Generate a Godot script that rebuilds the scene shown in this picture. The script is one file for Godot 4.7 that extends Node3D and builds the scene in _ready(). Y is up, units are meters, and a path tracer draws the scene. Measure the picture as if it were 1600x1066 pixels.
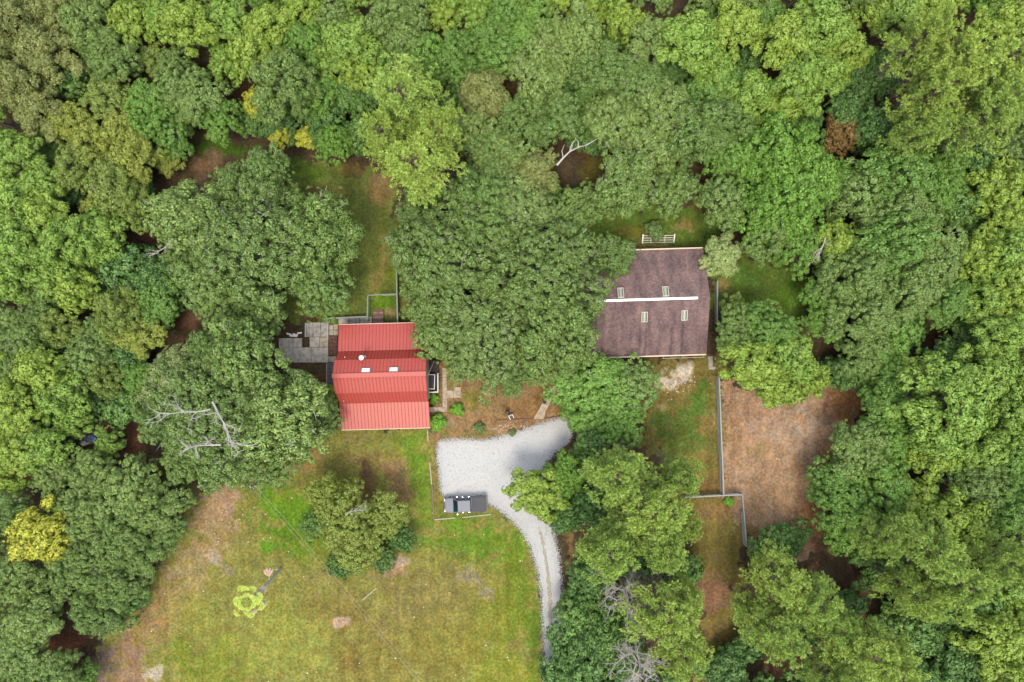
extends Node3D
# Straight-down view over a red-roofed house, a brown-roofed barn, a lawn and the woods round them.
# Pixel positions measured on the photograph become places on the ground: 0.0825 m a pixel, seen from 88 m up.

const S := 0.0825
const H := 88.0
const K := 2.62            # how bright a white card lies in the picture; base colours are picture colours divided by it

var used := {}
var rng := RandomNumberGenerator.new()
var mats := {}
var crowns := {}
var trunks := {}
var quad_index := PackedInt32Array()
var tw := 1200
var th := 811
var gr := PackedFloat32Array()
var gg := PackedFloat32Array()
var gb := PackedFloat32Array()
var grassy := PackedFloat32Array()


# ---------------------------------------------------------------- helpers
func P(px: float, py: float, h := 0.0) -> Vector3:
	var k := S * (1.0 - h / H)
	return Vector3((px - 800.0) * k, h, (py - 533.0) * k)

func lin(c: float) -> float:
	return pow(c, 2.2)

func shown(r: float, g: float, b: float, k := K) -> Color:   # a colour seen in the picture -> base colour (sRGB)
	return Color(lin(r / 255.0) / k, lin(g / 255.0) / k, lin(b / 255.0) / k).linear_to_srgb()

func base_color(r: float, g: float, b: float) -> Color:       # a real-world base colour (linear) -> sRGB
	return Color(r * 0.68, g * 0.68, b * 0.68).linear_to_srgb()

func leaf_color(r: float, g: float, b: float) -> Color:
	return Color(r, g, b).linear_to_srgb()

func numbered(called: String) -> String:
	var n: int = used.get(called, 0)
	used[called] = n + 1
	return called if n == 0 else "%s_%03d" % [called, n]

func tag(o: Node, label := "", category := "", group := "", kind := "") -> Node:
	if label: o.set_meta("label", label)
	if category: o.set_meta("category", category)
	if group: o.set_meta("group", group)
	if kind: o.set_meta("kind", kind)
	return o

func thing(called: String, label: String, category: String, at: Vector3, turn := 0.0, group := "") -> Node3D:
	var o := Node3D.new()
	o.name = numbered(called)
	add_child(o)
	o.position = at
	o.rotation_degrees.y = turn
	tag(o, label, category, group)
	return o

func part(called: String, mesh: Mesh, mat: Material, parent: Node) -> MeshInstance3D:
	var o := MeshInstance3D.new()
	o.name = numbered(called) if parent == self else called
	o.mesh = mesh
	o.material_override = mat
	parent.add_child(o, true)
	return o

func mat(key: String, c: Color, rough := 0.9, metal := 0.0) -> StandardMaterial3D:
	if mats.has(key): return mats[key]
	var m := StandardMaterial3D.new()
	m.resource_name = key
	m.albedo_color = c
	m.roughness = rough
	m.metallic = metal
	mats[key] = m
	return m

func noise_tex(freq: float, seed_: int, ramp: Array, size := 512, type := FastNoiseLite.TYPE_SIMPLEX, octaves := 4) -> NoiseTexture2D:
	var n := FastNoiseLite.new()
	n.noise_type = type
	n.seed = seed_
	n.frequency = freq
	n.fractal_octaves = octaves
	var t := NoiseTexture2D.new()
	t.width = size
	t.height = size
	t.seamless = true
	t.noise = n
	if ramp:
		var g := Gradient.new()
		g.offsets = PackedFloat32Array(ramp.map(func(x): return x[0]))
		g.colors = PackedColorArray(ramp.map(func(x): return x[1]))
		t.color_ramp = g
	return t

func tri_mat(key: String, tex: Texture2D, scale: float, rough := 0.9) -> StandardMaterial3D:
	var m := mat(key, Color.WHITE, rough)
	m.albedo_texture = tex
	m.uv1_triplanar = true
	m.uv1_world_triplanar = true
	m.uv1_scale = Vector3.ONE * scale
	return m

func st() -> SurfaceTool:
	var s := SurfaceTool.new()
	s.begin(Mesh.PRIMITIVE_TRIANGLES)
	return s

func quad(s: SurfaceTool, a: Vector3, b: Vector3, c: Vector3, d: Vector3) -> void:
	var n := (c - a).cross(b - a)
	if n.length() < 1e-9: n = (d - a).cross(c - a)
	n = n.normalized()
	for p in [a, b, c, a, c, d]:
		s.set_normal(n)
		s.add_vertex(p)

func tri(s: SurfaceTool, a: Vector3, b: Vector3, c: Vector3) -> void:
	var n := (c - a).cross(b - a).normalized()
	for p in [a, b, c]:
		s.set_normal(n)
		s.add_vertex(p)

# a box with slightly chamfered top edges, in a frame
func box(s: SurfaceTool, c: Vector3, size: Vector3, t := Transform3D(), bevel := 0.0) -> void:
	var h := size / 2.0
	var b := minf(bevel, minf(h.x, minf(h.y, h.z)) * 0.9)
	var lo := [Vector3(-h.x, -h.y, -h.z), Vector3(h.x, -h.y, -h.z), Vector3(h.x, -h.y, h.z), Vector3(-h.x, -h.y, h.z)]
	var mid := [Vector3(-h.x, h.y - b, -h.z), Vector3(h.x, h.y - b, -h.z), Vector3(h.x, h.y - b, h.z), Vector3(-h.x, h.y - b, h.z)]
	var top := [Vector3(-h.x + b, h.y, -h.z + b), Vector3(h.x - b, h.y, -h.z + b), Vector3(h.x - b, h.y, h.z - b), Vector3(-h.x + b, h.y, h.z - b)]
	var q := func(v): return t * (c + v)
	for i in 4:
		var j := (i + 1) % 4
		quad(s, q.call(lo[j]), q.call(lo[i]), q.call(mid[i]), q.call(mid[j]))
		if b > 0.0: quad(s, q.call(mid[j]), q.call(mid[i]), q.call(top[i]), q.call(top[j]))
	quad(s, q.call(top[0]), q.call(top[1]), q.call(top[2]), q.call(top[3]))
	quad(s, q.call(lo[3]), q.call(lo[2]), q.call(lo[1]), q.call(lo[0]))

func box_mesh(size: Vector3, bevel := 0.0, c := Vector3.ZERO) -> ArrayMesh:
	var s := st()
	box(s, c, size, Transform3D(), bevel)
	return s.commit()

# a bar between two points
func bar(s: SurfaceTool, a: Vector3, b: Vector3, w: float, h: float, bevel := 0.0) -> void:
	var z := (b - a).normalized()
	var x := Vector3.UP.cross(z)
	x = Vector3.RIGHT if x.length() < 0.01 else x.normalized()
	var y := z.cross(x)
	box(s, Vector3.ZERO, Vector3(w, h, a.distance_to(b)), Transform3D(Basis(x, y, z), (a + b) / 2.0), bevel)

# a tapering tube through points
func tube(s: SurfaceTool, pts: Array, radii: Array, sides := 6) -> void:
	var rings := []
	for i in pts.size():
		var d: Vector3 = (pts[mini(i + 1, pts.size() - 1)] - pts[maxi(i - 1, 0)]).normalized()
		var x := d.cross(Vector3(0.3, 0.1, 0.95)).normalized()
		var y := d.cross(x)
		var ring := []
		for k in sides:
			var a := TAU * k / sides
			ring.append(pts[i] + (x * cos(a) + y * sin(a)) * radii[i])
		rings.append(ring)
	for i in pts.size() - 1:
		for k in sides:
			var j := (k + 1) % sides
			quad(s, rings[i][k], rings[i + 1][k], rings[i + 1][j], rings[i][j])
	for k in range(1, sides - 1):
		tri(s, rings[-1][0], rings[-1][k + 1], rings[-1][k])
		tri(s, rings[0][0], rings[0][k], rings[0][k + 1])

func cyl(s: SurfaceTool, a: Vector3, b: Vector3, r: float, sides := 12, r2 := -1.0) -> void:
	tube(s, [a, b], [r, r if r2 < 0.0 else r2], sides)

# a flat or thick sheet over a polygon of pixels, its edge made ragged
func sheet(poly: Array, y: float, thick: float, ragged: float, seed_: int) -> ArrayMesh:
	var n := FastNoiseLite.new()
	n.seed = seed_
	n.frequency = 0.6
	var pts := PackedVector2Array()
	for i in poly.size():
		var a: Vector3 = P(poly[i].x, poly[i].y)
		var bb: Vector2 = poly[(i + 1) % poly.size()]
		var b := P(bb.x, bb.y)
		var steps := maxi(1, int(a.distance_to(b) / 0.22)) if ragged > 0.0 else 1
		for k in steps:
			var p := a.lerp(b, float(k) / steps)
			var d := (b - a).normalized()
			var off := n.get_noise_2d(p.x * 2.0, p.z * 2.0) * ragged + n.get_noise_2d(p.x * 9.0 + 50, p.z * 9.0) * ragged * 0.5
			pts.append(Vector2(p.x - d.z * off, p.z + d.x * off))
	var s := st()
	var idx := Geometry2D.triangulate_polygon(pts)
	for k in range(0, idx.size(), 3):
		var a := pts[idx[k]]
		var b := pts[idx[k + 1]]
		var c := pts[idx[k + 2]]
		if (b - a).cross(c - a) < 0.0:
			var q := b
			b = c
			c = q
		tri(s, Vector3(a.x, y, a.y), Vector3(b.x, y, b.y), Vector3(c.x, y, c.y))
	if thick > 0.0:
		var turn := Geometry2D.is_polygon_clockwise(pts)
		for i in pts.size():
			var a := pts[i]
			var b := pts[(i + 1) % pts.size()]
			if turn:
				var q := a
				a = b
				b = q
			quad(s, Vector3(a.x, y, a.y), Vector3(a.x, y - thick, a.y), Vector3(b.x, y - thick, b.y), Vector3(b.x, y, b.y))
	return s.commit()

# a row of boards between pixel corners, each a part of its own
func planks(parent: Node3D, a: Vector3, b: Vector3, across: Vector3, n: int, thick: float, mlist: Array, called := "plank") -> void:
	var step := (b - a) / n
	for i in n:
		var m := box_mesh(Vector3(step.length() * 0.93, thick, across.length()), 0.008)
		var o := part(called, m, mlist[i % mlist.size()], parent)
		o.position = a + step * (i + 0.5) + across / 2.0
		o.rotation.y = -atan2(step.z, step.x)


# ---------------------------------------------------------------- ground colours
func px_to_tex(px: float, py: float) -> Vector2:
	var w := P(px, py)
	return Vector2((w.x + 74.0) / 148.0 * tw, (w.z + 50.0) / 100.0 * th)

var n_edge: PackedByteArray
var n_edge2: PackedByteArray
var n_fine: PackedByteArray
var n_mid: PackedByteArray
var n_mow: PackedByteArray

func noise_bytes(freq: float, seed_: int, oct: int) -> PackedByteArray:
	var n := FastNoiseLite.new()
	n.noise_type = FastNoiseLite.TYPE_SIMPLEX
	n.seed = seed_
	n.frequency = freq
	n.fractal_octaves = oct
	var im := n.get_image(tw, th, false, false, false)
	im.convert(Image.FORMAT_L8)
	return im.get_data()

func put_color(i: int, c: Array, a: float, grass: float) -> void:
	gr[i] += (c[0] - gr[i]) * a
	gg[i] += (c[1] - gg[i]) * a
	gb[i] += (c[2] - gb[i]) * a
	grassy[i] += (grass - grassy[i]) * a

# a patch with a ragged outline: centre, half sizes and turn in pixels of the photograph
func blob(cx: float, cy: float, rx: float, ry: float, turn: float, c: Array, strong: float, grass := -1.0) -> void:
	var o := px_to_tex(cx, cy)
	var k := px_to_tex(1, 0).x - px_to_tex(0, 0).x
	var ca := cos(deg_to_rad(turn))
	var sa := sin(deg_to_rad(turn))
	var reach := maxf(rx, ry) * k * 1.5
	var ax := rx * k
	var ay := ry * k
	if grass < 0.0: grass = 1.0 if c[1] > c[0] * 0.97 else 0.35
	for y in range(maxi(0, int(o.y - reach)), mini(th, int(o.y + reach))):
		for x in range(maxi(0, int(o.x - reach)), mini(tw, int(o.x + reach))):
			var dx := x - o.x
			var dy := y - o.y
			var u := (dx * ca + dy * sa) / ax
			var v := (dy * ca - dx * sa) / ay
			var d := u * u + v * v
			if d > 2.3: continue
			var i := y * tw + x
			d = sqrt(d) + (n_edge[i] - 128) * 0.0055 + (n_edge2[i] - 128) * 0.004
			if d < 1.1:
				put_color(i, c, strong * clampf((1.1 - d) / 0.6, 0.0, 1.0), grass)

func field(poly: Array, c: Array, strong: float, grass: float) -> void:
	var pts := PackedVector2Array()
	var lo := Vector2(1e9, 1e9)
	var hi := Vector2(-1e9, -1e9)
	for p in poly:
		var q := px_to_tex(p.x, p.y)
		pts.append(q)
		lo = lo.min(q)
		hi = hi.max(q)
	for y in range(maxi(0, int(lo.y) - 8), mini(th, int(hi.y) + 8)):
		for x in range(maxi(0, int(lo.x) - 8), mini(tw, int(hi.x) + 8)):
			var i := y * tw + x
			var q := Vector2(x + (n_edge[i] - 128) * 0.10 + (n_fine[i] - 128) * 0.03, y + (n_edge2[i] - 128) * 0.10)
			if Geometry2D.is_point_in_polygon(q, pts):
				put_color(i, c, strong, grass)

func paint_ground() -> void:
	n_edge = noise_bytes(0.025, 3, 4)
	n_edge2 = noise_bytes(0.06, 4, 3)
	n_mid = noise_bytes(0.045, 5, 4)
	n_fine = noise_bytes(0.22, 6, 3)
	var mow := FastNoiseLite.new()          # streaks left by mowing, running down the lawn
	mow.seed = 17
	mow.frequency = 0.11
	mow.fractal_octaves = 3
	var mi := mow.get_image(tw, th / 14, false, false, false)
	mi.resize(tw, th, Image.INTERPOLATE_CUBIC)
	mi.convert(Image.FORMAT_L8)
	n_mow = mi.get_data()
	for a in [gr, gg, gb, grassy]: a.resize(tw * th)
	gr.fill(96.0); gg.fill(82.0); gb.fill(64.0); grassy.fill(0.0)
	var V := func(a): return a.map(func(p): return Vector2(p[0], p[1]))
	# the lawn
	field(V.call([[330, 765], [400, 735], [460, 690], [530, 665], [690, 665], [692, 690], [690, 770], [765, 782], [805, 808], [836, 850], [848, 890], [856, 940], [858, 1150], [100, 1150], [160, 1010], [215, 920], [262, 850], [290, 790]]), [150, 148, 80], 1.0, 0.9)
	for b in [
		[450, 805, 62, 55, 20, [112, 158, 46], 0.85], [430, 775, 40, 25, 0, [128, 162, 52], 0.6], [495, 865, 50, 40, 30, [134, 152, 60], 0.6],
		[640, 700, 50, 26, 0, [134, 160, 62], 0.7], [655, 750, 26, 55, 0, [118, 155, 52], 0.75], [740, 850, 80, 40, 10, [112, 150, 52], 0.85], [800, 860, 34, 44, -30, [122, 150, 54], 0.8], [700, 815, 50, 14, 0, [122, 150, 52], 0.6],
		[812, 920, 34, 90, -6, [126, 148, 56], 0.8], [835, 1000, 14, 90, 0, [112, 142, 52], 0.7], [770, 960, 40, 90, 0, [142, 148, 58], 0.6], [780, 1050, 60, 40, 0, [150, 158, 60], 0.6],
		[335, 800, 36, 62, 20, [194, 158, 126], 0.85], [300, 880, 40, 74, 30, [186, 160, 118], 0.75], [240, 970, 40, 60, 30, [182, 142, 108], 0.7], [195, 1060, 40, 60, 0, [168, 132, 112], 0.8], [350, 840, 40, 35, 0, [172, 148, 98], 0.55],
		[540, 960, 80, 45, 0, [142, 122, 70], 0.6], [660, 935, 90, 60, 0, [152, 134, 86], 0.6], [610, 1030, 120, 50, 0, [148, 132, 70], 0.5], [720, 900, 60, 40, 20, [146, 136, 76], 0.5], [545, 1030, 22, 60, 5, [140, 110, 64], 0.5], [700, 1000, 60, 50, 0, [150, 142, 66], 0.5],
		[440, 1010, 90, 60, 0, [166, 170, 82], 0.65], [330, 1040, 60, 40, 0, [140, 154, 58], 0.6], [420, 960, 50, 30, 0, [160, 162, 76], 0.5], [300, 960, 50, 40, 0, [160, 160, 76], 0.5], [280, 1020, 30, 30, 0, [128, 146, 52], 0.5],
		[470, 722, 60, 20, -12, [172, 138, 96], 0.6], [575, 715, 40, 18, 0, [170, 140, 90], 0.6], [622, 750, 20, 50, -15, [164, 124, 98], 0.7], [575, 760, 18, 40, 0, [120, 88, 72], 0.7], [420, 720, 40, 20, 0, [160, 132, 88], 0.5],
		[612, 886, 22, 12, 0, [196, 156, 128], 0.8], [628, 876, 16, 10, 0, [214, 186, 160], 0.7], [530, 972, 14, 8, 0, [218, 180, 166], 0.8], [362, 785, 14, 22, 0, [198, 158, 130], 0.7], [330, 870, 16, 10, 30, [214, 190, 165], 0.6], [350, 890, 20, 14, 0, [196, 166, 138], 0.5],
		[240, 1050, 18, 11, 0, [222, 206, 188], 0.7], [160, 1030, 16, 36, 0, [164, 140, 130], 0.7], [740, 905, 26, 18, 40, [168, 152, 128], 0.5], [750, 920, 12, 24, -30, [176, 160, 136], 0.45], [500, 900, 30, 20, 0, [170, 148, 100], 0.4],
		[680, 740, 7, 70, 2, [150, 118, 76], 0.6], [671, 800, 20, 24, 0, [134, 150, 62], 0.6], [640, 660, 28, 14, 0, [156, 148, 84], 0.6], [560, 684, 40, 8, 0, [172, 150, 100], 0.5], [480, 900, 3, 3, 0, [190, 160, 130], 0.6]]:
		blob(b[0], b[1], b[2], b[3], b[4], b[5], b[6])
	# front yard by the sidewalk: brown needles and litter
	field(V.call([[664, 560], [735, 570], [800, 590], [850, 575], [890, 585], [896, 660], [860, 665], [790, 688], [690, 698], [668, 690]]), [170, 138, 98], 1.0, 0.3)
	for b in [[738, 622, 18, 16, 0, [142, 142, 66], 0.7], [760, 632, 26, 12, 0, [152, 134, 76], 0.5], [690, 668, 18, 18, 0, [146, 142, 76], 0.6], [745, 680, 40, 7, 0, [140, 130, 72], 0.6], [820, 640, 40, 26, -30, [160, 120, 78], 0.6], [845, 600, 22, 26, 0, [146, 108, 66], 0.5], [700, 660, 14, 12, 0, [186, 160, 132], 0.5], [876, 642, 18, 12, 0, [170, 112, 72], 0.6], [800, 668, 28, 8, -10, [190, 150, 114], 0.5], [880, 700, 20, 12, 0, [140, 102, 76], 0.7], [677, 622, 9, 9, 0, [120, 118, 56], 0.6]]:
		blob(b[0], b[1], b[2], b[3], b[4], b[5], b[6])
	# back yard
	field(V.call([[520, 250], [600, 270], [612, 300], [640, 400], [640, 505], [572, 510], [500, 500], [380, 505], [470, 440], [540, 330], [450, 300], [450, 260]]), [122, 132, 68], 1.0, 0.8)
	for b in [[600, 400, 10, 50, 0, [166, 136, 86], 0.6], [588, 300, 22, 26, 0, [160, 122, 86], 0.7], [600, 470, 22, 24, 0, [106, 150, 44], 0.7], [612, 430, 12, 30, 0, [122, 148, 52], 0.6], [586, 445, 10, 20, 0, [172, 142, 94], 0.5], [610, 488, 14, 9, 0, [182, 150, 116], 0.7], [632, 470, 7, 30, 0, [162, 122, 86], 0.6], [480, 262, 36, 22, 0, [92, 124, 46], 0.7], [510, 300, 40, 12, -10, [150, 112, 76], 0.6], [545, 265, 18, 14, 0, [120, 90, 62], 0.6],
		[345, 235, 52, 18, 0, [84, 122, 44], 0.9], [330, 262, 44, 26, 0, [146, 116, 90], 0.9], [365, 285, 22, 22, 0, [142, 106, 82], 0.8], [225, 375, 40, 22, 0, [132, 94, 74], 0.9], [262, 425, 18, 26, 0, [136, 92, 72], 0.9], [296, 480, 26, 40, 0, [140, 104, 82], 0.9], [206, 680, 20, 44, 0, [146, 98, 78], 0.9], [235, 735, 28, 26, 0, [128, 104, 82], 0.9], [285, 745, 34, 30, 30, [98, 122, 50], 0.8], [40, 745, 40, 16, 0, [140, 92, 68], 0.9], [112, 1005, 42, 26, -20, [136, 92, 70], 0.9], [15, 490, 24, 20, 0, [120, 82, 68], 0.9], [180, 860, 30, 14, 0, [112, 84, 66], 0.8], [500, 600, 20, 20, 0, [126, 92, 72], 0.9], [482, 572, 30, 14, 0, [110, 92, 66], 0.9], [380, 155, 18, 40, 20, [124, 88, 70], 0.8]]:
		blob(b[0], b[1], b[2], b[3], b[4], b[5], b[6])
	# round the barn
	field(V.call([[880, 320], [1110, 320], [1130, 410], [1180, 400], [1270, 430], [1260, 500], [1110, 500], [1110, 400], [890, 405]]), [108, 130, 60], 1.0, 0.9)
	field(V.call([[985, 556], [1124, 556], [1128, 760], [1162, 780], [1166, 850], [1150, 960], [1165, 1100], [1080, 1100], [1096, 960], [1080, 880], [1050, 720], [1005, 700]]), [140, 126, 74], 1.0, 0.6)
	field(V.call([[1122, 600], [1200, 592], [1330, 580], [1348, 640], [1322, 700], [1292, 740], [1278, 800], [1276, 870], [1190, 870], [1164, 830], [1130, 770]]), [188, 154, 124], 1.0, 0.15)
	for b in [[1075, 352, 18, 12, 0, [176, 142, 96], 0.7], [1015, 382, 40, 5, 0, [186, 140, 100], 0.7], [985, 365, 26, 12, 0, [140, 124, 62], 0.6], [1130, 445, 12, 16, 0, [182, 152, 108], 0.7], [1160, 430, 26, 24, 0, [104, 142, 62], 0.6], [1235, 460, 26, 20, 0, [104, 142, 52], 0.7], [1212, 500, 12, 24, 0, [150, 118, 70], 0.6], [925, 260, 30, 22, 0, [112, 104, 50], 0.9], [915, 235, 18, 14, 0, [112, 84, 56], 0.9],
		[1064, 585, 32, 16, 0, [234, 216, 194], 0.95], [1048, 602, 18, 14, 0, [232, 208, 184], 0.9], [1034, 634, 8, 8, 0, [206, 180, 150], 0.7], [1062, 680, 44, 60, 0, [104, 134, 58], 0.7], [1100, 620, 18, 50, 0, [100, 134, 56], 0.7], [1070, 720, 40, 24, 0, [132, 130, 66], 0.6], [1108, 650, 8, 40, 0, [160, 132, 86], 0.5], [1100, 760, 46, 20, 0, [152, 118, 76], 0.6], [1120, 800, 36, 16, 0, [168, 126, 88], 0.6], [1110, 850, 36, 26, 0, [126, 116, 60], 0.6], [1112, 920, 26, 42, -10, [160, 118, 94], 0.85], [1120, 985, 24, 20, 0, [134, 110, 70], 0.6], [1130, 1030, 34, 24, 0, [104, 116, 60], 0.7],
		[1225, 668, 62, 40, 10, [206, 178, 152], 0.7], [1180, 650, 50, 34, 0, [188, 150, 122], 0.6], [1318, 640, 26, 60, 10, [160, 112, 72], 0.8], [1292, 720, 22, 40, 30, [156, 112, 76], 0.8], [1268, 820, 30, 60, 0, [154, 110, 78], 0.8], [1195, 780, 50, 46, 0, [186, 150, 114], 0.5], [1230, 740, 46, 40, 0, [188, 152, 118], 0.5], [1150, 700, 16, 60, 0, [176, 134, 90], 0.4], [1190, 700, 30, 12, 0, [150, 128, 70], 0.4], [1330, 585, 24, 10, 0, [134, 116, 60], 0.6], [1170, 830, 16, 20, 0, [150, 126, 72], 0.6],
		[1500, 42, 40, 26, 0, [126, 92, 74], 0.8], [1470, 530, 26, 30, 0, [104, 72, 54], 0.8], [1240, 1045, 46, 22, 0, [182, 132, 96], 0.9], [1345, 915, 30, 40, 20, [126, 92, 72], 0.8], [1350, 960, 20, 24, 0, [132, 98, 78], 0.8], [892, 870, 8, 46, -8, [172, 140, 92], 0.9], [1110, 300, 20, 30, 30, [140, 92, 66], 0.8]]:
		blob(b[0], b[1], b[2], b[3], b[4], b[5], b[6])
	var data := PackedByteArray()
	data.resize(tw * th * 3)
	var lut := PackedByteArray()
	lut.resize(512)
	for i in 512: lut[i] = clampi(int(shown(i, 0, 0).r * 255.0), 0, 255)
	rng.seed = 99
	for i in tw * th:
		var f := 1.0 + (n_fine[i] - 128) * 0.0013 + (n_mid[i] - 128) * 0.0010 + (n_mow[i] - 128) * 0.0007 + (rng.randf() - 0.5) * 0.16
		var w := (n_edge2[i] - 128) * 0.0005 + (n_fine[i] - 128) * 0.0003
		data[i * 3] = lut[clampi(int(gr[i] * (f + w)), 0, 511)]
		data[i * 3 + 1] = lut[clampi(int(gg[i] * f), 0, 511)]
		data[i * 3 + 2] = lut[clampi(int(gb[i] * (f - w)), 0, 511)]
	var im := Image.create_from_data(tw, th, false, Image.FORMAT_RGB8, data)
	var m := mat("ground", Color.WHITE, 1.0)
	m.albedo_texture = ImageTexture.create_from_image(im)
	m.metallic_specular = 0.15
	var s := st()                      # a gently uneven sheet
	var n := FastNoiseLite.new()
	n.seed = 8
	n.frequency = 0.5
	var nx := 220
	var nz := 150
	for iz in nz + 1:
		for ix in nx + 1:
			s.set_uv(Vector2(float(ix) / nx, float(iz) / nz))
			s.set_normal(Vector3.UP)
			s.add_vertex(Vector3(-74.0 + 148.0 * ix / nx, 0.0, -50.0 + 100.0 * iz / nz))
	for iz in nz:
		for ix in nx:
			var k := iz * (nx + 1) + ix
			for q in [k, k + 1, k + nx + 2, k, k + nx + 2, k + nx + 1]: s.add_index(q)
	tag(part("ground", s.commit(), m, self), "", "", "", "structure")
	var far := PlaneMesh.new()
	far.size = Vector2(900, 900)
	var fm := tri_mat("forest_floor", noise_tex(0.02, 12, [[0.2, shown(84, 62, 44)], [0.5, shown(112, 84, 60)], [0.8, shown(130, 98, 68)]]), 0.1, 1.0)
	var fo := part("terrain", far, fm, self)
	fo.position.y = -0.03
	tag(fo, "", "", "", "structure")

func ground_color(w: Vector3) -> Color:
	var x := clampi(int((w.x + 74.0) / 148.0 * tw), 0, tw - 1)
	var y := clampi(int((w.z + 50.0) / 100.0 * th), 0, th - 1)
	var i := y * tw + x
	return Color(lin(gr[i] / 255.0) / K, lin(gg[i] / 255.0) / K, lin(gb[i] / 255.0) / K, grassy[i])


# ---------------------------------------------------------------- foliage
# templates: small sprays of leaves (or needles) of unit size; a crown is many of them, turned and scaled
var templates := {}

func make_template(key: String, n: int, size: float, wide: float, style: String, flat: float, vary: float, seed_: int) -> void:
	rng.seed = seed_
	var v := PackedVector3Array()
	var nn := PackedVector3Array()
	var col := PackedColorArray()
	for i in n:
		var d := Vector3(rng.randfn(), rng.randfn(), rng.randfn()).normalized()
		if d.y < -0.25: d.y = -d.y
		var p: Vector3
		var along: Vector3
		var face: Vector3
		var l := size * rng.randf_range(0.65, 1.35)
		if style == "needle":
			d = (d + Vector3.UP * 0.55).normalized()
			along = (d + Vector3(rng.randfn(), rng.randfn(), rng.randfn()) * 0.12).normalized()
			p = along * (0.10 + l * 0.5)
			face = along.cross(Vector3(rng.randfn(), rng.randfn(), rng.randfn())).normalized()
			if face.dot(Vector3.UP) < 0.0: face = -face
		else:
			var r := pow(rng.randf(), 0.42)
			p = d * r
			face = (d * 0.55 + Vector3.UP * 0.55 + Vector3(rng.randfn(), rng.randfn(), rng.randfn()) * 0.42).normalized()
			along = face.cross(Vector3(rng.randfn(), rng.randfn(), rng.randfn())).normalized()
			if style == "spray":
				along = (d - face * d.dot(face) + along * 0.35).normalized()
		p.y *= flat
		var side := face.cross(along).normalized() * l * wide
		var fold := face * l * wide * 0.35
		v.append(p - along * l * 0.5)
		v.append(p + side + fold)
		v.append(p + along * l * 0.5)
		v.append(p - side + fold)
		var soft := face if style == "needle" else (face * 0.75 + d * 0.35).normalized()
		for q in 4: nn.append(soft)
		var g := rng.randf_range(1.0 - vary, 1.0)
		var warm := rng.randf_range(0.82, 1.0)
		var c := Color(g * warm, g * rng.randf_range(0.93, 1.0), g * rng.randf_range(0.7, 1.0))
		for q in 4: col.append(c)
	templates[key] = {"v": v, "n": nn, "c": col}

func index_for(quads: int) -> PackedInt32Array:
	if quad_index.size() < quads * 6:
		var at := quad_index.size() / 6
		quad_index.resize(quads * 6)
		for i in range(at, quads):
			var b := i * 4
			var k := i * 6
			quad_index[k] = b
			quad_index[k + 1] = b + 1
			quad_index[k + 2] = b + 2
			quad_index[k + 3] = b
			quad_index[k + 4] = b + 2
			quad_index[k + 5] = b + 3
	return quad_index.slice(0, quads * 6)

func leaves(spots: Array, keys: Array) -> ArrayMesh:
	var v := PackedVector3Array()
	var n := PackedVector3Array()
	var c := PackedColorArray()
	for s in spots:
		var t: Dictionary = templates[keys[rng.randi() % keys.size()]]
		var x: Transform3D = s
		v.append_array(x * (t.v as PackedVector3Array))
		n.append_array(Transform3D(x.basis.orthonormalized(), Vector3.ZERO) * (t.n as PackedVector3Array))
		c.append_array(t.c)
	var a := []
	a.resize(Mesh.ARRAY_MAX)
	a[Mesh.ARRAY_VERTEX] = v
	a[Mesh.ARRAY_NORMAL] = n
	a[Mesh.ARRAY_COLOR] = c
	a[Mesh.ARRAY_INDEX] = index_for(v.size() / 4)
	var m := ArrayMesh.new()
	m.add_surface_from_arrays(Mesh.PRIMITIVE_TRIANGLES, a)
	return m

func frame_on(d: Vector3, scale: float, flat := 1.0) -> Basis:
	var y := d.normalized()
	var x := y.cross(Vector3(rng.randfn(), rng.randfn(), rng.randfn())).normalized()
	return Basis(x * scale, y * scale * flat, x.cross(y) * scale)

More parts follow.
